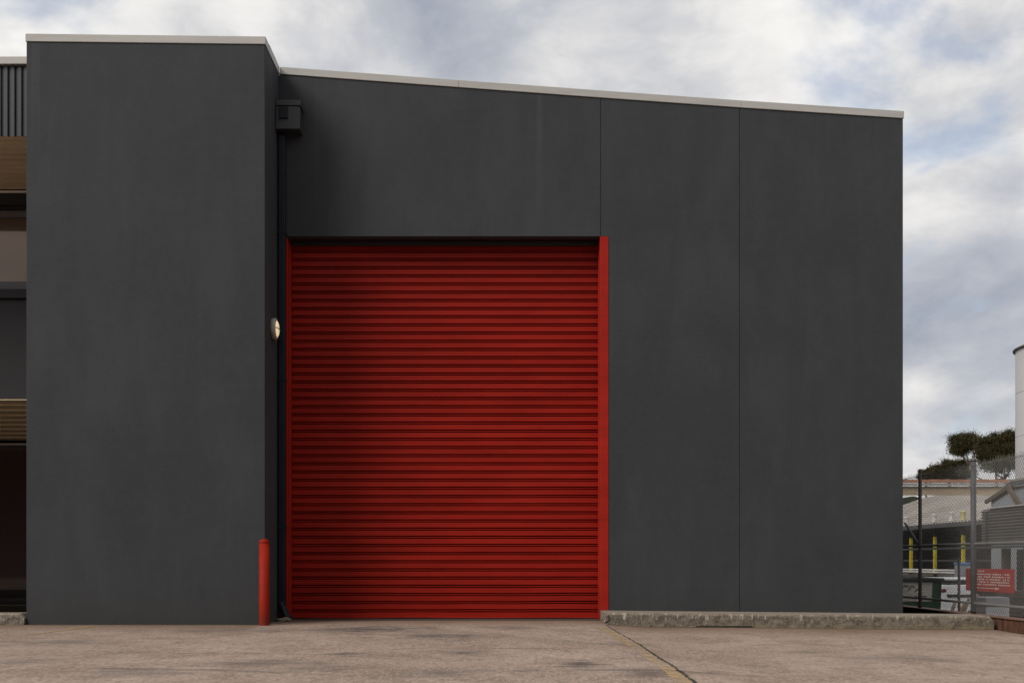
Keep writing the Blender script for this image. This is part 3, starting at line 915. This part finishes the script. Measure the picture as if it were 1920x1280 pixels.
# red notice behind the netting
sg_red = mat('sign_red', (0.36, 0.018, 0.014), 0.5, 0.10, 6)
sg_white = mat('sign_white', (0.62, 0.52, 0.48), 0.6, 0.12, 20)
SGX = PX + 0.045
sa, sb = 13.89 - CAM_D, 15.33 - CAM_D
sg = box('warning_sign', SGX, SGX + 0.004, sa, sb, 0.372, 0.672, sg_red)
tag(sg, 'red notice board with white lettering and arrow behind the fence', 'sign')
random.seed(21)
xf = SGX - 0.002
rows = [(0.640, 0.022, 0.35)] + [(0.600 - 0.034 * k, 0.019, 1.0) for k in range(5)]
for z, h, part in rows:                         # rows of lettering too small to read
    bm = bmesh.new()
    y = sb - 0.26
    end = sb - 0.26 - (1.05 * part)
    while y > end:
        w = random.uniform(0.016, 0.03)
        if random.random() > 0.16:
            add_box(bm, xf - 0.001, xf + 0.001, y - w, y, z - h / 2, z + h / 2 * random.uniform(0.6, 1))
        y -= w + 0.010
    tag(link_mesh('lettering', bm, sg_white, sg), kind='stuff')
bm = bmesh.new()
add_box(bm, xf - 0.001, xf + 0.001, 14.40 - CAM_D, 15.02 - CAM_D, 0.413, 0.423)
vs_ = [bm.verts.new((xf - 0.0012, yy - CAM_D, zz)) for yy, zz in ((14.42, 0.398), (14.42, 0.438), (14.28, 0.418))]
bm.faces.new(vs_)
link_mesh('arrow', bm, sg_white, sg)

# ------------------------------------------------------------------ neighbouring yard
def PZ(py, D): return CAM_Z - (py - 1050) * D / 2100
def PXm(px, D): return (px - 935) * D / 2100
GZ = -1.15
# loading shed whose open side faces the fence
ls = empty('loading_shed', (16, 24, GZ), 'open loading shed with grey corrugated roof and dark bay behind the fence', 'building')
lsx, lsd0, lsd1 = 14.0, 31.5, 62.0
roofm = mat('weathered_corrugated_roof', (0.29, 0.262, 0.235), 0.7, 0.22, 1.2, 0.0, stretch=(1, 4, 1), rand=0.25)
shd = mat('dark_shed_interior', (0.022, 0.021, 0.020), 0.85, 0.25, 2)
gut = mat('dark_gutter', (0.07, 0.07, 0.068), 0.6, 0.2)
colY = mat('yellow_column_paint', (0.50, 0.41, 0.03), 0.6, 0.3, 5)
d = lsd0
while d < 47:                                   # roof sheets, each a folded strip climbing to the ridge
    bm = bmesh.new(); prev = None
    for i in range(9):
        yy = d - CAM_D + 0.95 * i / 8
        lift = 0.03 * (i % 2)
        cur = (bm.verts.new((lsx - 0.12, yy, 1.93 + lift)), bm.verts.new((lsx + 4.2, yy, min(3.45, CAM_Z + 121.0 * (yy + CAM_D) / 2100) + lift)))
        if prev: bm.faces.new((prev[0], prev[1], cur[1], cur[0]))
        prev = cur
    bmesh.ops.recalc_face_normals(bm, faces=bm.faces)
    link_mesh('roof_sheet', bm, roofm, ls)
    d += 0.96
box('gutter', lsx - 0.22, lsx - 0.10, lsd0 - CAM_D, lsd1 - CAM_D, 1.80, 1.92, gut, ls, 0.01)
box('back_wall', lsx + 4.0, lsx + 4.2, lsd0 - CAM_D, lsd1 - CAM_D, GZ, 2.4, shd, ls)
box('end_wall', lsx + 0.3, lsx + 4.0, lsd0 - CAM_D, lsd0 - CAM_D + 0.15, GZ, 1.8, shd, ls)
box('dock', lsx + 0.25, lsx + 4.0, lsd0 + 0.2 - CAM_D, lsd1 - CAM_D, GZ, 0.33, mat('dock_concrete', (0.12, 0.11, 0.10), 0.9), ls)
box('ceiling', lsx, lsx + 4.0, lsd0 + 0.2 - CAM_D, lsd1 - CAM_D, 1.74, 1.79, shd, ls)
for d in (34.0, 36.2, 38.3, 40.4, 42.5):
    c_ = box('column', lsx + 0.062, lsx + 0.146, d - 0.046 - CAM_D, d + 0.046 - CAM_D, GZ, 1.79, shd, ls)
    box('painted_sleeve', lsx + 0.058, lsx + 0.150, d - 0.050 - CAM_D, d + 0.050 - CAM_D, 0.36, 1.55, colY, c_, 0.006)
for z in (0.385, 0.455):
    box('dock_rail', lsx - 0.16, lsx - 0.10, 32.6 - CAM_D, lsd1 - CAM_D, z, z + 0.045, M['white_trim'], ls)
for z in (0.75, 1.3):
    box('girt', lsx + 0.8, lsx + 0.86, lsd0 + 0.3 - CAM_D, lsd1 - CAM_D, z, z + 0.05, gut, ls)
# white tubs standing on the low edge of the roof
tubm = mat('white_tub_plastic', (0.85, 0.83, 0.80), 0.6, 0.08, 6)
tuby = mat('cream_tub_plastic', (0.72, 0.64, 0.36), 0.6, 0.12, 6)
for i, (px, lab) in enumerate(((1700, 'white tub on the shed roof edge nearest the warehouse wall'), (1752, 'white tub on the shed roof edge, middle one of three white tubs'), (1784, 'white tub on the shed roof edge, just left of the cream tub'), (1806, 'cream yellow tub on the shed roof edge by the fence post'))):
    D = (lsx + 0.06) * 2100 / (px - 935)
    cx, cy = lsx + 0.06, D - CAM_D
    o = lathe('roof_tub', [(0.06, 0.0), (0.068, 0.02), (0.08, 0.24), (0.088, 0.245), (0.088, 0.265), (0.07, 0.27)], 'z', (cx, cy, 2.0), tuby if i == 3 else tubm, None, 16)
    tag(o, lab, 'tub', 'tubs on the shed roof')
# open canopy far behind
cp = empty('open_canopy', (29, 58, GZ), 'long far canopy with tan fascia and rusty orange roof behind shed', 'building')
D = 75.0
x0, x1 = 18.0, PXm(1903, D)
tan = mat('tan_fascia', (0.43, 0.34, 0.235), 0.7, 0.12, 0.5, stretch=(1, 1, 6))
rust = mat('rusty_roof_iron', (0.20, 0.085, 0.045), 0.85, 0.6, 1.2, 0.3, 12)
n = 5
for i in range(n):
    a = x0 + (x1 - x0) * i / n; b_ = x0 + (x1 - x0) * (i + 1) / n
    box('fascia_panel', a + 0.01, b_ - 0.01, D - CAM_D, D + 0.15 - CAM_D, PZ(928, D), PZ(911.5, D), tan, cp)
box('gutter', x0, x1 - 0.6, D - 0.2 - CAM_D, D - 0.003 - CAM_D, PZ(910.5, D), PZ(906, D), mat('pale_gutter', (0.40, 0.39, 0.37), 0.6), cp)
bm = bmesh.new(); prev = None
k = 0; x = x0
while x < x1 + 2.6:
    zb_, zt = PZ(905.5, D), PZ(899.5, D + 6) + 0.06 * mnoise.noise((x * 2, 0, 0))
    cur = (bm.verts.new((x, D - 0.25 - CAM_D, zb_ + 0.05 * (k % 2))), bm.verts.new((x, D + 6 - CAM_D, zt + 0.05 * (k % 2))))
    if prev: bm.faces.new((prev[0], cur[0], cur[1], prev[1]))
    prev = cur; k += 1; x += 0.12
link_mesh('rusty_roof', bm, rust, cp)
for xx in (20.0, 24.5, 29.5, 33.5):
    box('column', xx, xx + 0.2, D + 0.2 - CAM_D, D + 0.4 - CAM_D, GZ, PZ(912, D), gut, cp)
# wall filling the right part under the canopy
box('wall', PXm(1762, D + 1), x1, D + 1 - CAM_D, D + 1.2 - CAM_D, GZ, PZ(912, D), mat('pale_far_wall', (0.42, 0.40, 0.37), 0.8, 0.1, 0.6), cp)
# lean-to with gable boards
gs = empty('gabled_shed', (13.5, 12, GZ), 'blue grey metal shed with brown gable board behind the cladding', 'building')
gX = 12.4
bluem = mat('blue_grey_sheet', (0.27, 0.285, 0.31), 0.6, 0.12, 1.5, stretch=(1, 6, 1))
woodb = mat('brown_timber', (0.10, 0.072, 0.05), 0.85, 0.35, 6, 0.2, 30, rand=0.4)
pts = [(28.2 - CAM_D, GZ), (28.2 - CAM_D, PZ(938, 28.2)), (27.1 - CAM_D, PZ(913, 27.1)), (22.0 - CAM_D, PZ(913, 27.1)), (22.0 - CAM_D, GZ)]
prism('wall', pts, 'x', gX, gX + 0.1, bluem, gs)
box('wall', gX + 0.101, gX + 5, 28.0 - CAM_D, 28.2 - CAM_D, GZ, PZ(940, 28.2), bluem, gs)
def beam(name, p, q, w, m, parent):
    bm = bmesh.new()
    p, q = Vector(p), Vector(q); dd = (q - p).normalized()
    u = dd.cross(Vector((1, 0, 0))).normalized() * w / 2; e = Vector((0.03, 0, 0))
    a = [bm.verts.new(p + s) for s in (u + e, u - e, -u - e, -u + e)]; b_ = [bm.verts.new(q + s) for s in (u + e, u - e, -u - e, -u + e)]
    for k in range(4): bm.faces.new((a[k], a[(k + 1) % 4], b_[(k + 1) % 4], b_[k]))
    bm.faces.new(a[::-1]); bm.faces.new(b_)
    bmesh.ops.recalc_face_normals(bm, faces=bm.faces)
    return link_mesh(name, bm, m, parent)
beam('barge_board', (gX - 0.05, 28.4 - CAM_D, PZ(941, 28.4)), (gX - 0.05, 27.05 - CAM_D, PZ(912, 27.05)), 0.09, woodb, gs)
beam('fascia_board', (gX - 0.06, 27.2 - CAM_D, PZ(909, 27.1)), (gX - 0.06, 22.0 - CAM_D, PZ(909, 27.1) + 0.05), 0.10, M['galv'], gs)
beam('strut', (gX - 0.12, 27.0 - CAM_D, PZ(912, 27)), (gX - 0.12, 26.35 - CAM_D, PZ(952, 26.35)), 0.12, woodb, gs)
box('roof', gX - 0.1, gX + 5, 22.0 - CAM_D, 27.1 - CAM_D, PZ(913, 27.1) + 0.12, PZ(913, 27.1) + 0.17, roofm, gs)
# ribbed cladding on timber posts
cl = empty('clad_shelter', (10.6, 8, GZ), 'timber post shelter with dark ribbed cladding high on its side', 'shelter')
cX, ca, cb = 10.5, 20.6 - CAM_D, 24.3 - CAM_D
ribm = mat('ribbed_cladding', (0.17, 0.155, 0.145), 0.65, 0.15, 3, rand=0.12)
z = 1.10; k = 0
bm = bmesh.new(); add_prism(bm, [(0.0, 0.0), (-0.030, 0.012), (-0.034, 0.034), (-0.006, 0.052), (0.0, 0.058)], 'y', 0, cb - ca)
share = None
pr = []
bmr = bmesh.new()
prof = [(0.0, 0.0), (-0.030, 0.014), (-0.034, 0.036), (-0.006, 0.052), (0.0, 0.060), (0.02, 0.060), (0.02, 0.0)]
A = [bmr.verts.new((x_, 0.0, z_)) for x_, z_ in prof]; B = [bmr.verts.new((x_, cb - ca, z_)) for x_, z_ in prof]
for i in range(len(prof)): bmr.faces.new((A[i], A[(i + 1) % len(prof)], B[(i + 1) % len(prof)], B[i]))
bmr.faces.new(A[::-1]); bmr.faces.new(B)
bmesh.ops.recalc_face_normals(bmr, faces=bmr.faces)
bm.free()
while z < 1.83:
    if share is None:
        o = share = link_mesh('cladding_rib', bmr, ribm)
    else:
        o = bpy.data.objects.new('cladding_rib', share.data); COL.objects.link(o)
    attach(o, cl); o.location = (cX, ca, z)
    z += 0.0635
box('top_flashing', cX - 0.06, cX + 0.06, ca, cb - 0.35, 1.875, 1.90, M['white_trim'], cl)
box('corner_trim', cX - 0.045, cX + 0.01, cb - 0.30, cb - 0.24, 1.08, 1.80, gut, cl)
box('bottom_beam', cX - 0.03, cX + 0.06, ca, cb + 6.0, 1.035, 1.085, M['galv'], cl)
for d, w in ((23.55, 0.14), (22.55, 0.16)):
    box('post', cX + 0.10, cX + 0.24, d - w / 2 - CAM_D, d + w / 2 - CAM_D, GZ, 1.03, woodb, cl, 0.005)
box('back_panel', cX + 1.2, cX + 1.25, ca, cb + 1, GZ, 1.03, shd, cl)
box('blue_panel', cX + 0.55, cX + 0.60, 22.7 - CAM_D, 23.3 - CAM_D, 0.1, 1.02, bluem, cl)
box('canopy', cX, cX + 1.8, ca, cb, 1.84, 1.87, shd, cl)
# silo
D = 46.0
sl = empty('silo', (PXm(1903, D) + 2.4, D - CAM_D, GZ), 'tall white cylindrical silo with dark eave at right edge', 'silo')
scx, scy, sr = PXm(1904, D) + 2.63, D - CAM_D, 2.4
silom = mat('silo_white_steel', (0.40, 0.395, 0.40), 0.75, 0.05, 0.8, stretch=(1, 1, 0.3))
top = PZ(652, D)
z = GZ; k = 0; ringh = 1.80
levels = [top]
while levels[-1] > GZ: levels.append(levels[-1] - ringh)
for a, b_ in zip(levels[1:], levels):
    lathe('shell_ring', [(sr, max(a, GZ) + 0.006), (sr, b_ - 0.006)], 'z', (scx, scy, 0), silom, sl, 64, False)
lathe('roof', [(sr + 0.10, top + 0.0), (sr + 0.10, top + 0.05), (0.3, top + 1.1), (0.05, top + 1.12)], 'z', (scx, scy, 0), mat('silo_roof_edge', (0.10, 0.085, 0.075), 0.6), sl, 64)
# skip bin
sk = empty('skip_bin', (9.3, 26.0 - CAM_D, GZ), 'green steel skip bin with a pale printed panel beside the warehouse corner', 'skip')
D = 25.6
gm = mat('skip_green', (0.035, 0.11, 0.062), 0.55, 0.25, 5, 0.1, 30)
xr = PXm(1769, D)
zt = PZ(1089, D)
bm = bmesh.new()
add_prism(bm, [(D - CAM_D, zt), (D - CAM_D + 0.12, GZ + 0.1), (D - CAM_D + 1.6, GZ + 0.1), (D - CAM_D + 1.7, zt)], 'x', xr - 2.6, xr - 0.04)
link_mesh('body', bm, gm, sk)
box('rim', xr - 2.65, xr, D - 0.06 - CAM_D, D + 1.76 - CAM_D, zt + 0.003, zt + 0.075, mat('skip_rim', (0.035, 0.045, 0.038), 0.6), sk, 0.01)
for xx in (xr - 0.2, xr - 1.1, xr - 2.2):
    bm = bmesh.new(); add_prism(bm, [(D - CAM_D - 0.035, zt), (D - CAM_D + 0.085, GZ + 0.1), (D - CAM_D + 0.11, GZ + 0.1), (D - CAM_D - 0.003, zt)], 'x', xx, xx + 0.08)
    link_mesh('stiffener', bm, gm, sk)
bm = bmesh.new()
pa, pb = PXm(1690, D) - 0.25, PXm(1748, D)
za, zb_ = PZ(1127, D), PZ(1091, D)
lean = 0.12 / (zt - GZ - 0.1)
yk = lambda z: D - CAM_D + (zt - z) * lean - 0.010
vs_ = [bm.verts.new(p) for p in ((pa, yk(za), za), (pb, yk(za), za), (pb, yk(zb_), zb_), (pa, yk(zb_), zb_))]
bm.faces.new(vs_)
pn = link_mesh('printed_panel', bm, mat('pale_panel_print', (0.88, 0.82, 0.73), 0.7, 0.12, 9), sk)
bm = bmesh.new(); random.seed(5)
hgt = zb_ - za
for (u0, v0, u1, v1) in ((0.22, 0.58, 0.34, 0.82), (0.34, 0.82, 0.44, 0.76), (0.42, 0.55, 0.50, 0.80), (0.50, 0.80, 0.58, 0.74), (0.58, 0.50, 0.66, 0.66), (0.66, 0.66, 0.72, 0.52), (0.30, 0.26, 0.52, 0.26), (0.58, 0.26, 0.88, 0.26)):
    ax, az = pa + (pb - pa) * u0, za + hgt * v0; bx_, bz = pa + (pb - pa) * u1, za + hgt * v1
    dd = Vector((bx_ - ax, 0, bz - az)).normalized(); nn = Vector((-dd.z, 0, dd.x)) * 0.012
    q = [(ax + nn.x, az + nn.z), (bx_ + nn.x, bz + nn.z), (bx_ - nn.x, bz - nn.z), (ax - nn.x, az - nn.z)]
    bm.faces.new([bm.verts.new((x_, yk(z_) - 0.004, z_)) for x_, z_ in q])
link_mesh('print_marks', bm, shd, pn)
# rubbish on the skip
bm = bmesh.new()
gridn = 14
for j in range(4):
    for i in range(gridn):
        pass
V = [[bm.verts.new((xr - 2.5 + 2.4 * i / gridn, D - CAM_D + 0.1 + 1.4 * j / 5, zt + 0.05 + 0.10 * abs(mnoise.noise((i * 0.9, j * 0.8, 2))) + 0.03)) for i in range(gridn + 1)] for j in range(6)]
for j in range(5):
    for i in range(gridn):
        bm.faces.new((V[j][i], V[j][i + 1], V[j + 1][i + 1], V[j + 1][i]))
tag(link_mesh('rubbish', bm, mat('dark_rubbish', (0.055, 0.058, 0.05), 0.9, 0.6, 6), sk), kind='stuff')

# parked van, side on
D = 30.0
xl = PXm(1767, D)
car = empty('parked_van', (xl + 2.1, D - CAM_D + 0.8, GZ), 'white parked van seen side on between skip and red sign', 'van')
cy = D - CAM_D
whitep = mat('white_van_paint', (0.85, 0.85, 0.88), 0.4, 0.04, 3)
carg = mat_glass('van_glass', (0.5, 0.5, 0.52), 0.02, 0.15)
blk = mat('black_rubber', (0.02, 0.02, 0.02), 0.7, 0.2)
zt = PZ(1083, D)
H = zt - GZ
def cz(f): return GZ + H * f
side = [(0.02, 0.16), (0.0, 0.30), (0.02, 0.875), (3.0, 0.875), (3.35, 0.62), (4.1, 0.55), (4.25, 0.40), (4.25, 0.16)]
bm = bmesh.new(); add_prism(bm, [(xl + a, cz(b_)) for a, b_ in side], 'y', cy, cy + 1.70); bevel(bm, 0.025, 2)
link_mesh('body', bm, whitep, car)
for k, (xa_, xb_) in enumerate(((0.10, 0.92), (1.0, 1.95), (2.05, 2.85))):
    bm = bmesh.new()
    add_prism(bm, [(cy + 0.03, cz(0.872)), (cy + 0.075, cz(0.955)), (cy + 0.095, cz(0.955)), (cy + 0.05, cz(0.872))], 'x', xl + xa_, xl + xb_)
    link_mesh('window', bm, carg, car)
box('cabin_core', xl + 0.10, xl + 2.88, cy + 0.11, cy + 1.6, cz(0.872), cz(0.955), blk, car)
box('van_roof', xl + 0.05, xl + 2.9, cy + 0.06, cy + 1.64, cz(0.957), cz(1.0), whitep, car, 0.02, 2)
for xx in (0.85, 3.45):
    for yy in (cy + 0.02, cy + 1.52):
        bm = bmesh.new(); add_tube(bm, [(xl + xx, yy - 0.03, GZ + 0.31), (xl + xx, yy + 0.18, GZ + 0.31)], 0.31, 20)
        w_ = link_mesh('wheel', bm, blk, car)
        bm = bmesh.new(); add_tube(bm, [(xl + xx, yy - 0.04, GZ + 0.31), (xl + xx, yy - 0.031, GZ + 0.31)], 0.19, 16)
        link_mesh('rim', bm, M['galv'], w_)
box('side_strip', xl + 0.12, xl + 3.9, cy - 0.025, cy + 0.001, cz(0.655), cz(0.70), blk, car, 0.005)
box('tail_light', xl - 0.012, xl + 0.10, cy - 0.012, cy + 0.1, cz(0.74), cz(0.80), mat('tail_lamp_red', (0.12, 0.01, 0.01), 0.3), car, 0.005)
# grey crate bin with blue lid
D = 32.4
gb = box('lidded_bin', PXm(1792, D), PXm(1821, D), D - 0.3 - CAM_D, D + 0.1 - CAM_D, GZ, PZ(1058, D), mat('grey_bin_plastic', (0.22, 0.23, 0.25), 0.55, 0.12, 5), None, 0.015)
tag(gb, 'grey bin with a blue lid rim standing below the rightmost yellow column', 'bin')
box('lid', PXm(1791, D), PXm(1822, D), D - 0.33 - CAM_D, D + 0.13 - CAM_D, PZ(1058, D) + 0.003, PZ(1054, D), mat('blue_lid', (0.06, 0.16, 0.34), 0.5), gb, 0.01)
# thin steel post between fence and car
D = 18.5
tp = tube('steel_post', [(PXm(1798, D), D - CAM_D, GZ), (PXm(1798, D), D - CAM_D, PZ(1050, D))], 0.022, M['galv_old'], None, 10)
tag(tp, 'thin dark steel post standing just left of the red sign', 'post')
lathe('cap', [(0.024, 0), (0.024, 0.02), (0.01, 0.03)], 'z', (PXm(1798, D), D - CAM_D, PZ(1050, D) + 0.001), M['galv_old'], tp, 10)
# leaning planks on a trestle-like heap
ORD = ['first', 'second', 'third', 'fourth', 'fifth', 'sixth', 'seventh', 'eighth', 'ninth', 'tenth', 'eleventh', 'twelfth', 'thirteenth', 'fourteenth', 'fifteenth']
random.seed(9)
plankm = mat('raw_timber_planks', (0.50, 0.35, 0.22), 0.85, 0.35, 5, 0.2, 30, stretch=(1, 1, 1), rand=1.1)
D = 18.9
for k in range(11):
    t_ = k / 10
    xb = PXm(1778 + 40 * t_, D) + random.uniform(-0.03, 0.03)
    dd = D + random.uniform(-0.25, 0.35)
    lean = random.uniform(0.42, 0.60)
    ztop = PZ(1116 + 10 * (1 - t_) + random.uniform(-4, 12), dd)
    bm = bmesh.new(); w = random.uniform(0.014, 0.026)
    p = Vector((xb - lean * 0.9, dd - 0.35 - CAM_D, GZ + 0.02)); q = Vector((xb + lean * 0.45, dd - CAM_D, ztop))
    dv = (q - p).normalized(); u = dv.cross(Vector((0, 1, 0))).normalized() * w; e = Vector((0, 0.02, 0))
    a = [bm.verts.new(p + s) for s in (u + e, u - e, -u - e, -u + e)]; b_ = [bm.verts.new(q + s) for s in (u + e, u - e, -u - e, -u + e)]
    for i in range(4): bm.faces.new((a[i], a[(i + 1) % 4], b_[(i + 1) % 4], b_[i]))
    bm.faces.new(a[::-1]); bm.faces.new(b_)
    bmesh.ops.recalc_face_normals(bm, faces=bm.faces)
    tag(link_mesh('timber_plank', bm, plankm), ORD[k] + ' rough timber plank from the left in the leaning heap before the van', 'plank', 'planks in the leaning heap')
# white container bin
D = 18.2
wb = empty('white_tank', (PXm(1870, D), D - CAM_D + 0.2, GZ), 'white plastic tank standing behind the fence below the red sign', 'tank')
wp = mat('white_tank_plastic', (0.62, 0.62, 0.64), 0.5, 0.08, 6)
x0, x1 = PXm(1848, D), PXm(1893, D)
zc = PZ(1136, D)
bm = bmesh.new(); add_box(bm, x0, x1, D - CAM_D, D + 0.4 - CAM_D, GZ, zc - 0.012); bevel(bm, 0.02, 2); link_mesh('body', bm, wp, wb)
bm = bmesh.new(); add_prism(bm, [(x0 - 0.015, zc), (x1 + 0.01, zc), (x1 - 0.01, PZ(1119, D)), (x0 + 0.0, PZ(1119, D))], 'y', D - 0.01 - CAM_D, D + 0.41 - CAM_D); bevel(bm, 0.012)
link_mesh('lid', bm, mat('grey_white_lid', (0.40, 0.40, 0.41), 0.5, 0.08, 6), wb)
# stack of pallets in the dark behind
D = 19.6
palm = mat('old_pallet_timber', (0.085, 0.065, 0.05), 0.9, 0.4, 6, 0.2, 30, rand=0.7)
z = GZ; n = 0
while z < PZ(1114, D) - 0.02:
    pl = empty('pallet', (PXm(1880, D), D - CAM_D + 0.5, z), ORD[n] + ' dark timber pallet from the ground in the stack behind the tank', 'pallet', 'stacked pallets behind the tank')
    xa, xb = PXm(1836, D) + 0.30 + random.uniform(-0.03, 0.03), PXm(1836, D) + 1.45
    for i in range(6):
        xx = xa + (xb - xa - 0.12) * i / 5
        box('deck_board', xx, xx + 0.11, D - CAM_D, D + 1.0 - CAM_D, z + 0.104, z + 0.124, palm, pl)
    for yy in (0.0, 0.45, 0.9):
        box('bearer', xa, xb, D + yy - CAM_D, D + yy + 0.09 - CAM_D, z + 0.02, z + 0.102, palm, pl)
    z += 0.126; n += 1
for i, px in enumerate((1872, 1884, 1897)):
    w = 0.07
    o = box('offcut', PXm(px, D) - w / 2, PXm(px, D) + w / 2, D - CAM_D + 0.05, D + 0.35 - CAM_D, z + 0.001, z + 0.055, mat('pale_offcut', (0.42, 0.37, 0.29), 0.8, 0.2), None, 0.008)
    tag(o, ('pale timber offcut on the pallet stack beside the fence post', 'pale timber offcut on the pallet stack, middle one of three', 'pale timber offcut on the pallet stack, rightmost of three')[i], 'offcut', 'offcuts on the pallets')

# ------------------------------------------------------------------ trees and hill in the distance
bark = mat('gum_bark', (0.20, 0.15, 0.12), 0.85, 0.3, 2)
leafm = mat_leaf('gum_leaf', (0.026, 0.025, 0.010), (0.060, 0.048, 0.019))
leafp = mat_leaf('pale_gum_leaf', (0.045, 0.055, 0.035), (0.10, 0.10, 0.07))
def tree(label, D, trunk_px, lobes_px, n_clump, per, seed, m=leafm, leaf=0.26, spread=0.30):
    s = 2100 / D
    base = (PXm(trunk_px[0], D), D - CAM_D, GZ)
    t_ = empty('gum_tree', base, label, 'tree', 'gum trees behind the canopy')
    bm = bmesh.new()
    fork = Vector((PXm(trunk_px[0], D), D - CAM_D, PZ(trunk_px[1], D)))
    add_tube(bm, [base, ((base[0] + fork.x) / 2 + 0.1, base[1], (base[2] + fork.z) / 2), fork], [0.34, 0.26, 0.17], 8)
    lob = []
    for (px, py, rx, rz, wt) in lobes_px:
        c = Vector((PXm(px, D), D - CAM_D + random.uniform(-0.8, 0.8), PZ(py, D)))
        lob.append((c, rx / s * 0.9, rx / s * 0.85, rz / s * 0.9, wt))
        for q in range(4):
            a_ = random.uniform(0, 2 * math.pi)
            c2 = c + Vector((math.cos(a_) * rx / s * random.uniform(0.8, 1.15), random.uniform(-0.5, 0.5), math.sin(a_) * rz / s * random.uniform(0.75, 1.1)))
            k_ = random.uniform(0.18, 0.34)
            lob.append((c2, rx / s * k_, rx / s * k_, rz / s * k_, wt * 0.14))
        mid = fork.lerp(c, 0.5) + Vector((0, 0, -0.15 * (c - fork).length))
        add_tube(bm, [fork, mid, c], [0.13, 0.09, 0.04], 6)
    link_mesh('trunk', bm, bark, t_, True)
    bm = bmesh.new()
    leaf_cloud(bm, lob, n_clump, per, leaf, spread, 0.7, seed)
    link_mesh('crown', bm, m, t_)
tree('tall gum tree with a rounded crown above the fence post', 160, (1819, 872), [(1797, 833, 13, 15, 0.9), (1812, 824, 15, 12, 0.9), (1826, 829, 14, 14, 0.9), (1806, 842, 18, 9, 0.6), (1832, 838, 9, 10, 0.4)], 72, 60, 31, leafm, 0.20, 0.40)
tree('broad dark gum tree with dense crown against the silo', 150, (1868, 885), [(1846, 850, 11, 20, 1.0), (1857, 842, 15, 18, 1.1), (1872, 828, 16, 17, 1.2), (1890, 826, 16, 16, 1.1), (1903, 832, 14, 18, 0.9), (1866, 858, 22, 13, 1.1), (1893, 850, 16, 16, 1.0), (1880, 845, 20, 16, 1.2)], 85, 62, 32, leafm, 0.20, 0.40)
tree('low bushy gum tree left of the taller rounded one', 165, (1780, 893), [(1768, 879, 12, 9, 1.0), (1786, 872, 15, 8, 1.0), (1803, 873, 13, 8, 0.9), (1814, 880, 10, 9, 0.7), (1756, 890, 16, 9, 1.0), (1778, 890, 20, 10, 1.2), (1800, 890, 18, 10, 1.0)], 75, 60, 33, leafm, 0.20, 0.38)
tree('smallest gum tree of the row nearest the warehouse', 165, (1736, 896), [(1738, 888, 8, 7, 0.8), (1749, 883, 6, 7, 0.6), (1731, 894, 8, 5, 0.5), (1744, 894, 10, 6, 0.6)], 60, 50, 34, leafm, 0.24, 0.24)
tree('pale thin gum tree with sky showing through below the dense crown', 140, (1884, 897), [(1815, 886, 16, 9, 0.45), (1858, 878, 20, 10, 0.55), (1880, 876, 14, 14, 0.6), (1896, 868, 10, 12, 0.5)], 46, 34, 35, leafp, 0.22, 0.22)
bm = bmesh.new()
hp = [(1600, 936), (1690, 934), (1702, 931), (1712, 929.5), (1722, 932), (1740, 936), (1800, 935), (1900, 936), (1990, 938)]
D = 700
pts = [(PXm(hp[0][0], D), -5)] + [(PXm(a, D), PZ(b_, D)) for a, b_ in hp] + [(PXm(hp[-1][0], D), -5)]
add_prism(bm, pts, 'y', D - CAM_D, D + 250)
tag(link_mesh('hill', bm, mat('wooded_hill', (0.05, 0.06, 0.035), 0.9, 0.4, 0.05)), kind='structure')

# ------------------------------------------------------------------ across the street, behind the camera (mirrored in the shopfront)
bh = empty('brick_building', (0, -31, 0), 'long red brick building across the street, mirrored faintly in the shopfront', 'building')
rb = mat('red_brick_wall', (0.16, 0.055, 0.035), 0.85, 0.3, 1.5, 0.2, 8)
box('wall', -45, 45, -39, -31, -0.2, 10.6, rb, bh)
box('parapet', -45.2, 45.2, -39.2, -30.8, 10.603, 11.1, M['coping'], bh)
for k in range(14):
    xx = -42 + k * 6.2
    w_ = box('window', xx, xx + 2.4, -30.99, -30.9, 4.6, 6.4, M['frame'], bh)
    box('pane', xx + 0.1, xx + 2.3, -30.895, -30.89, 4.7, 6.3, M['black_glass'], w_)
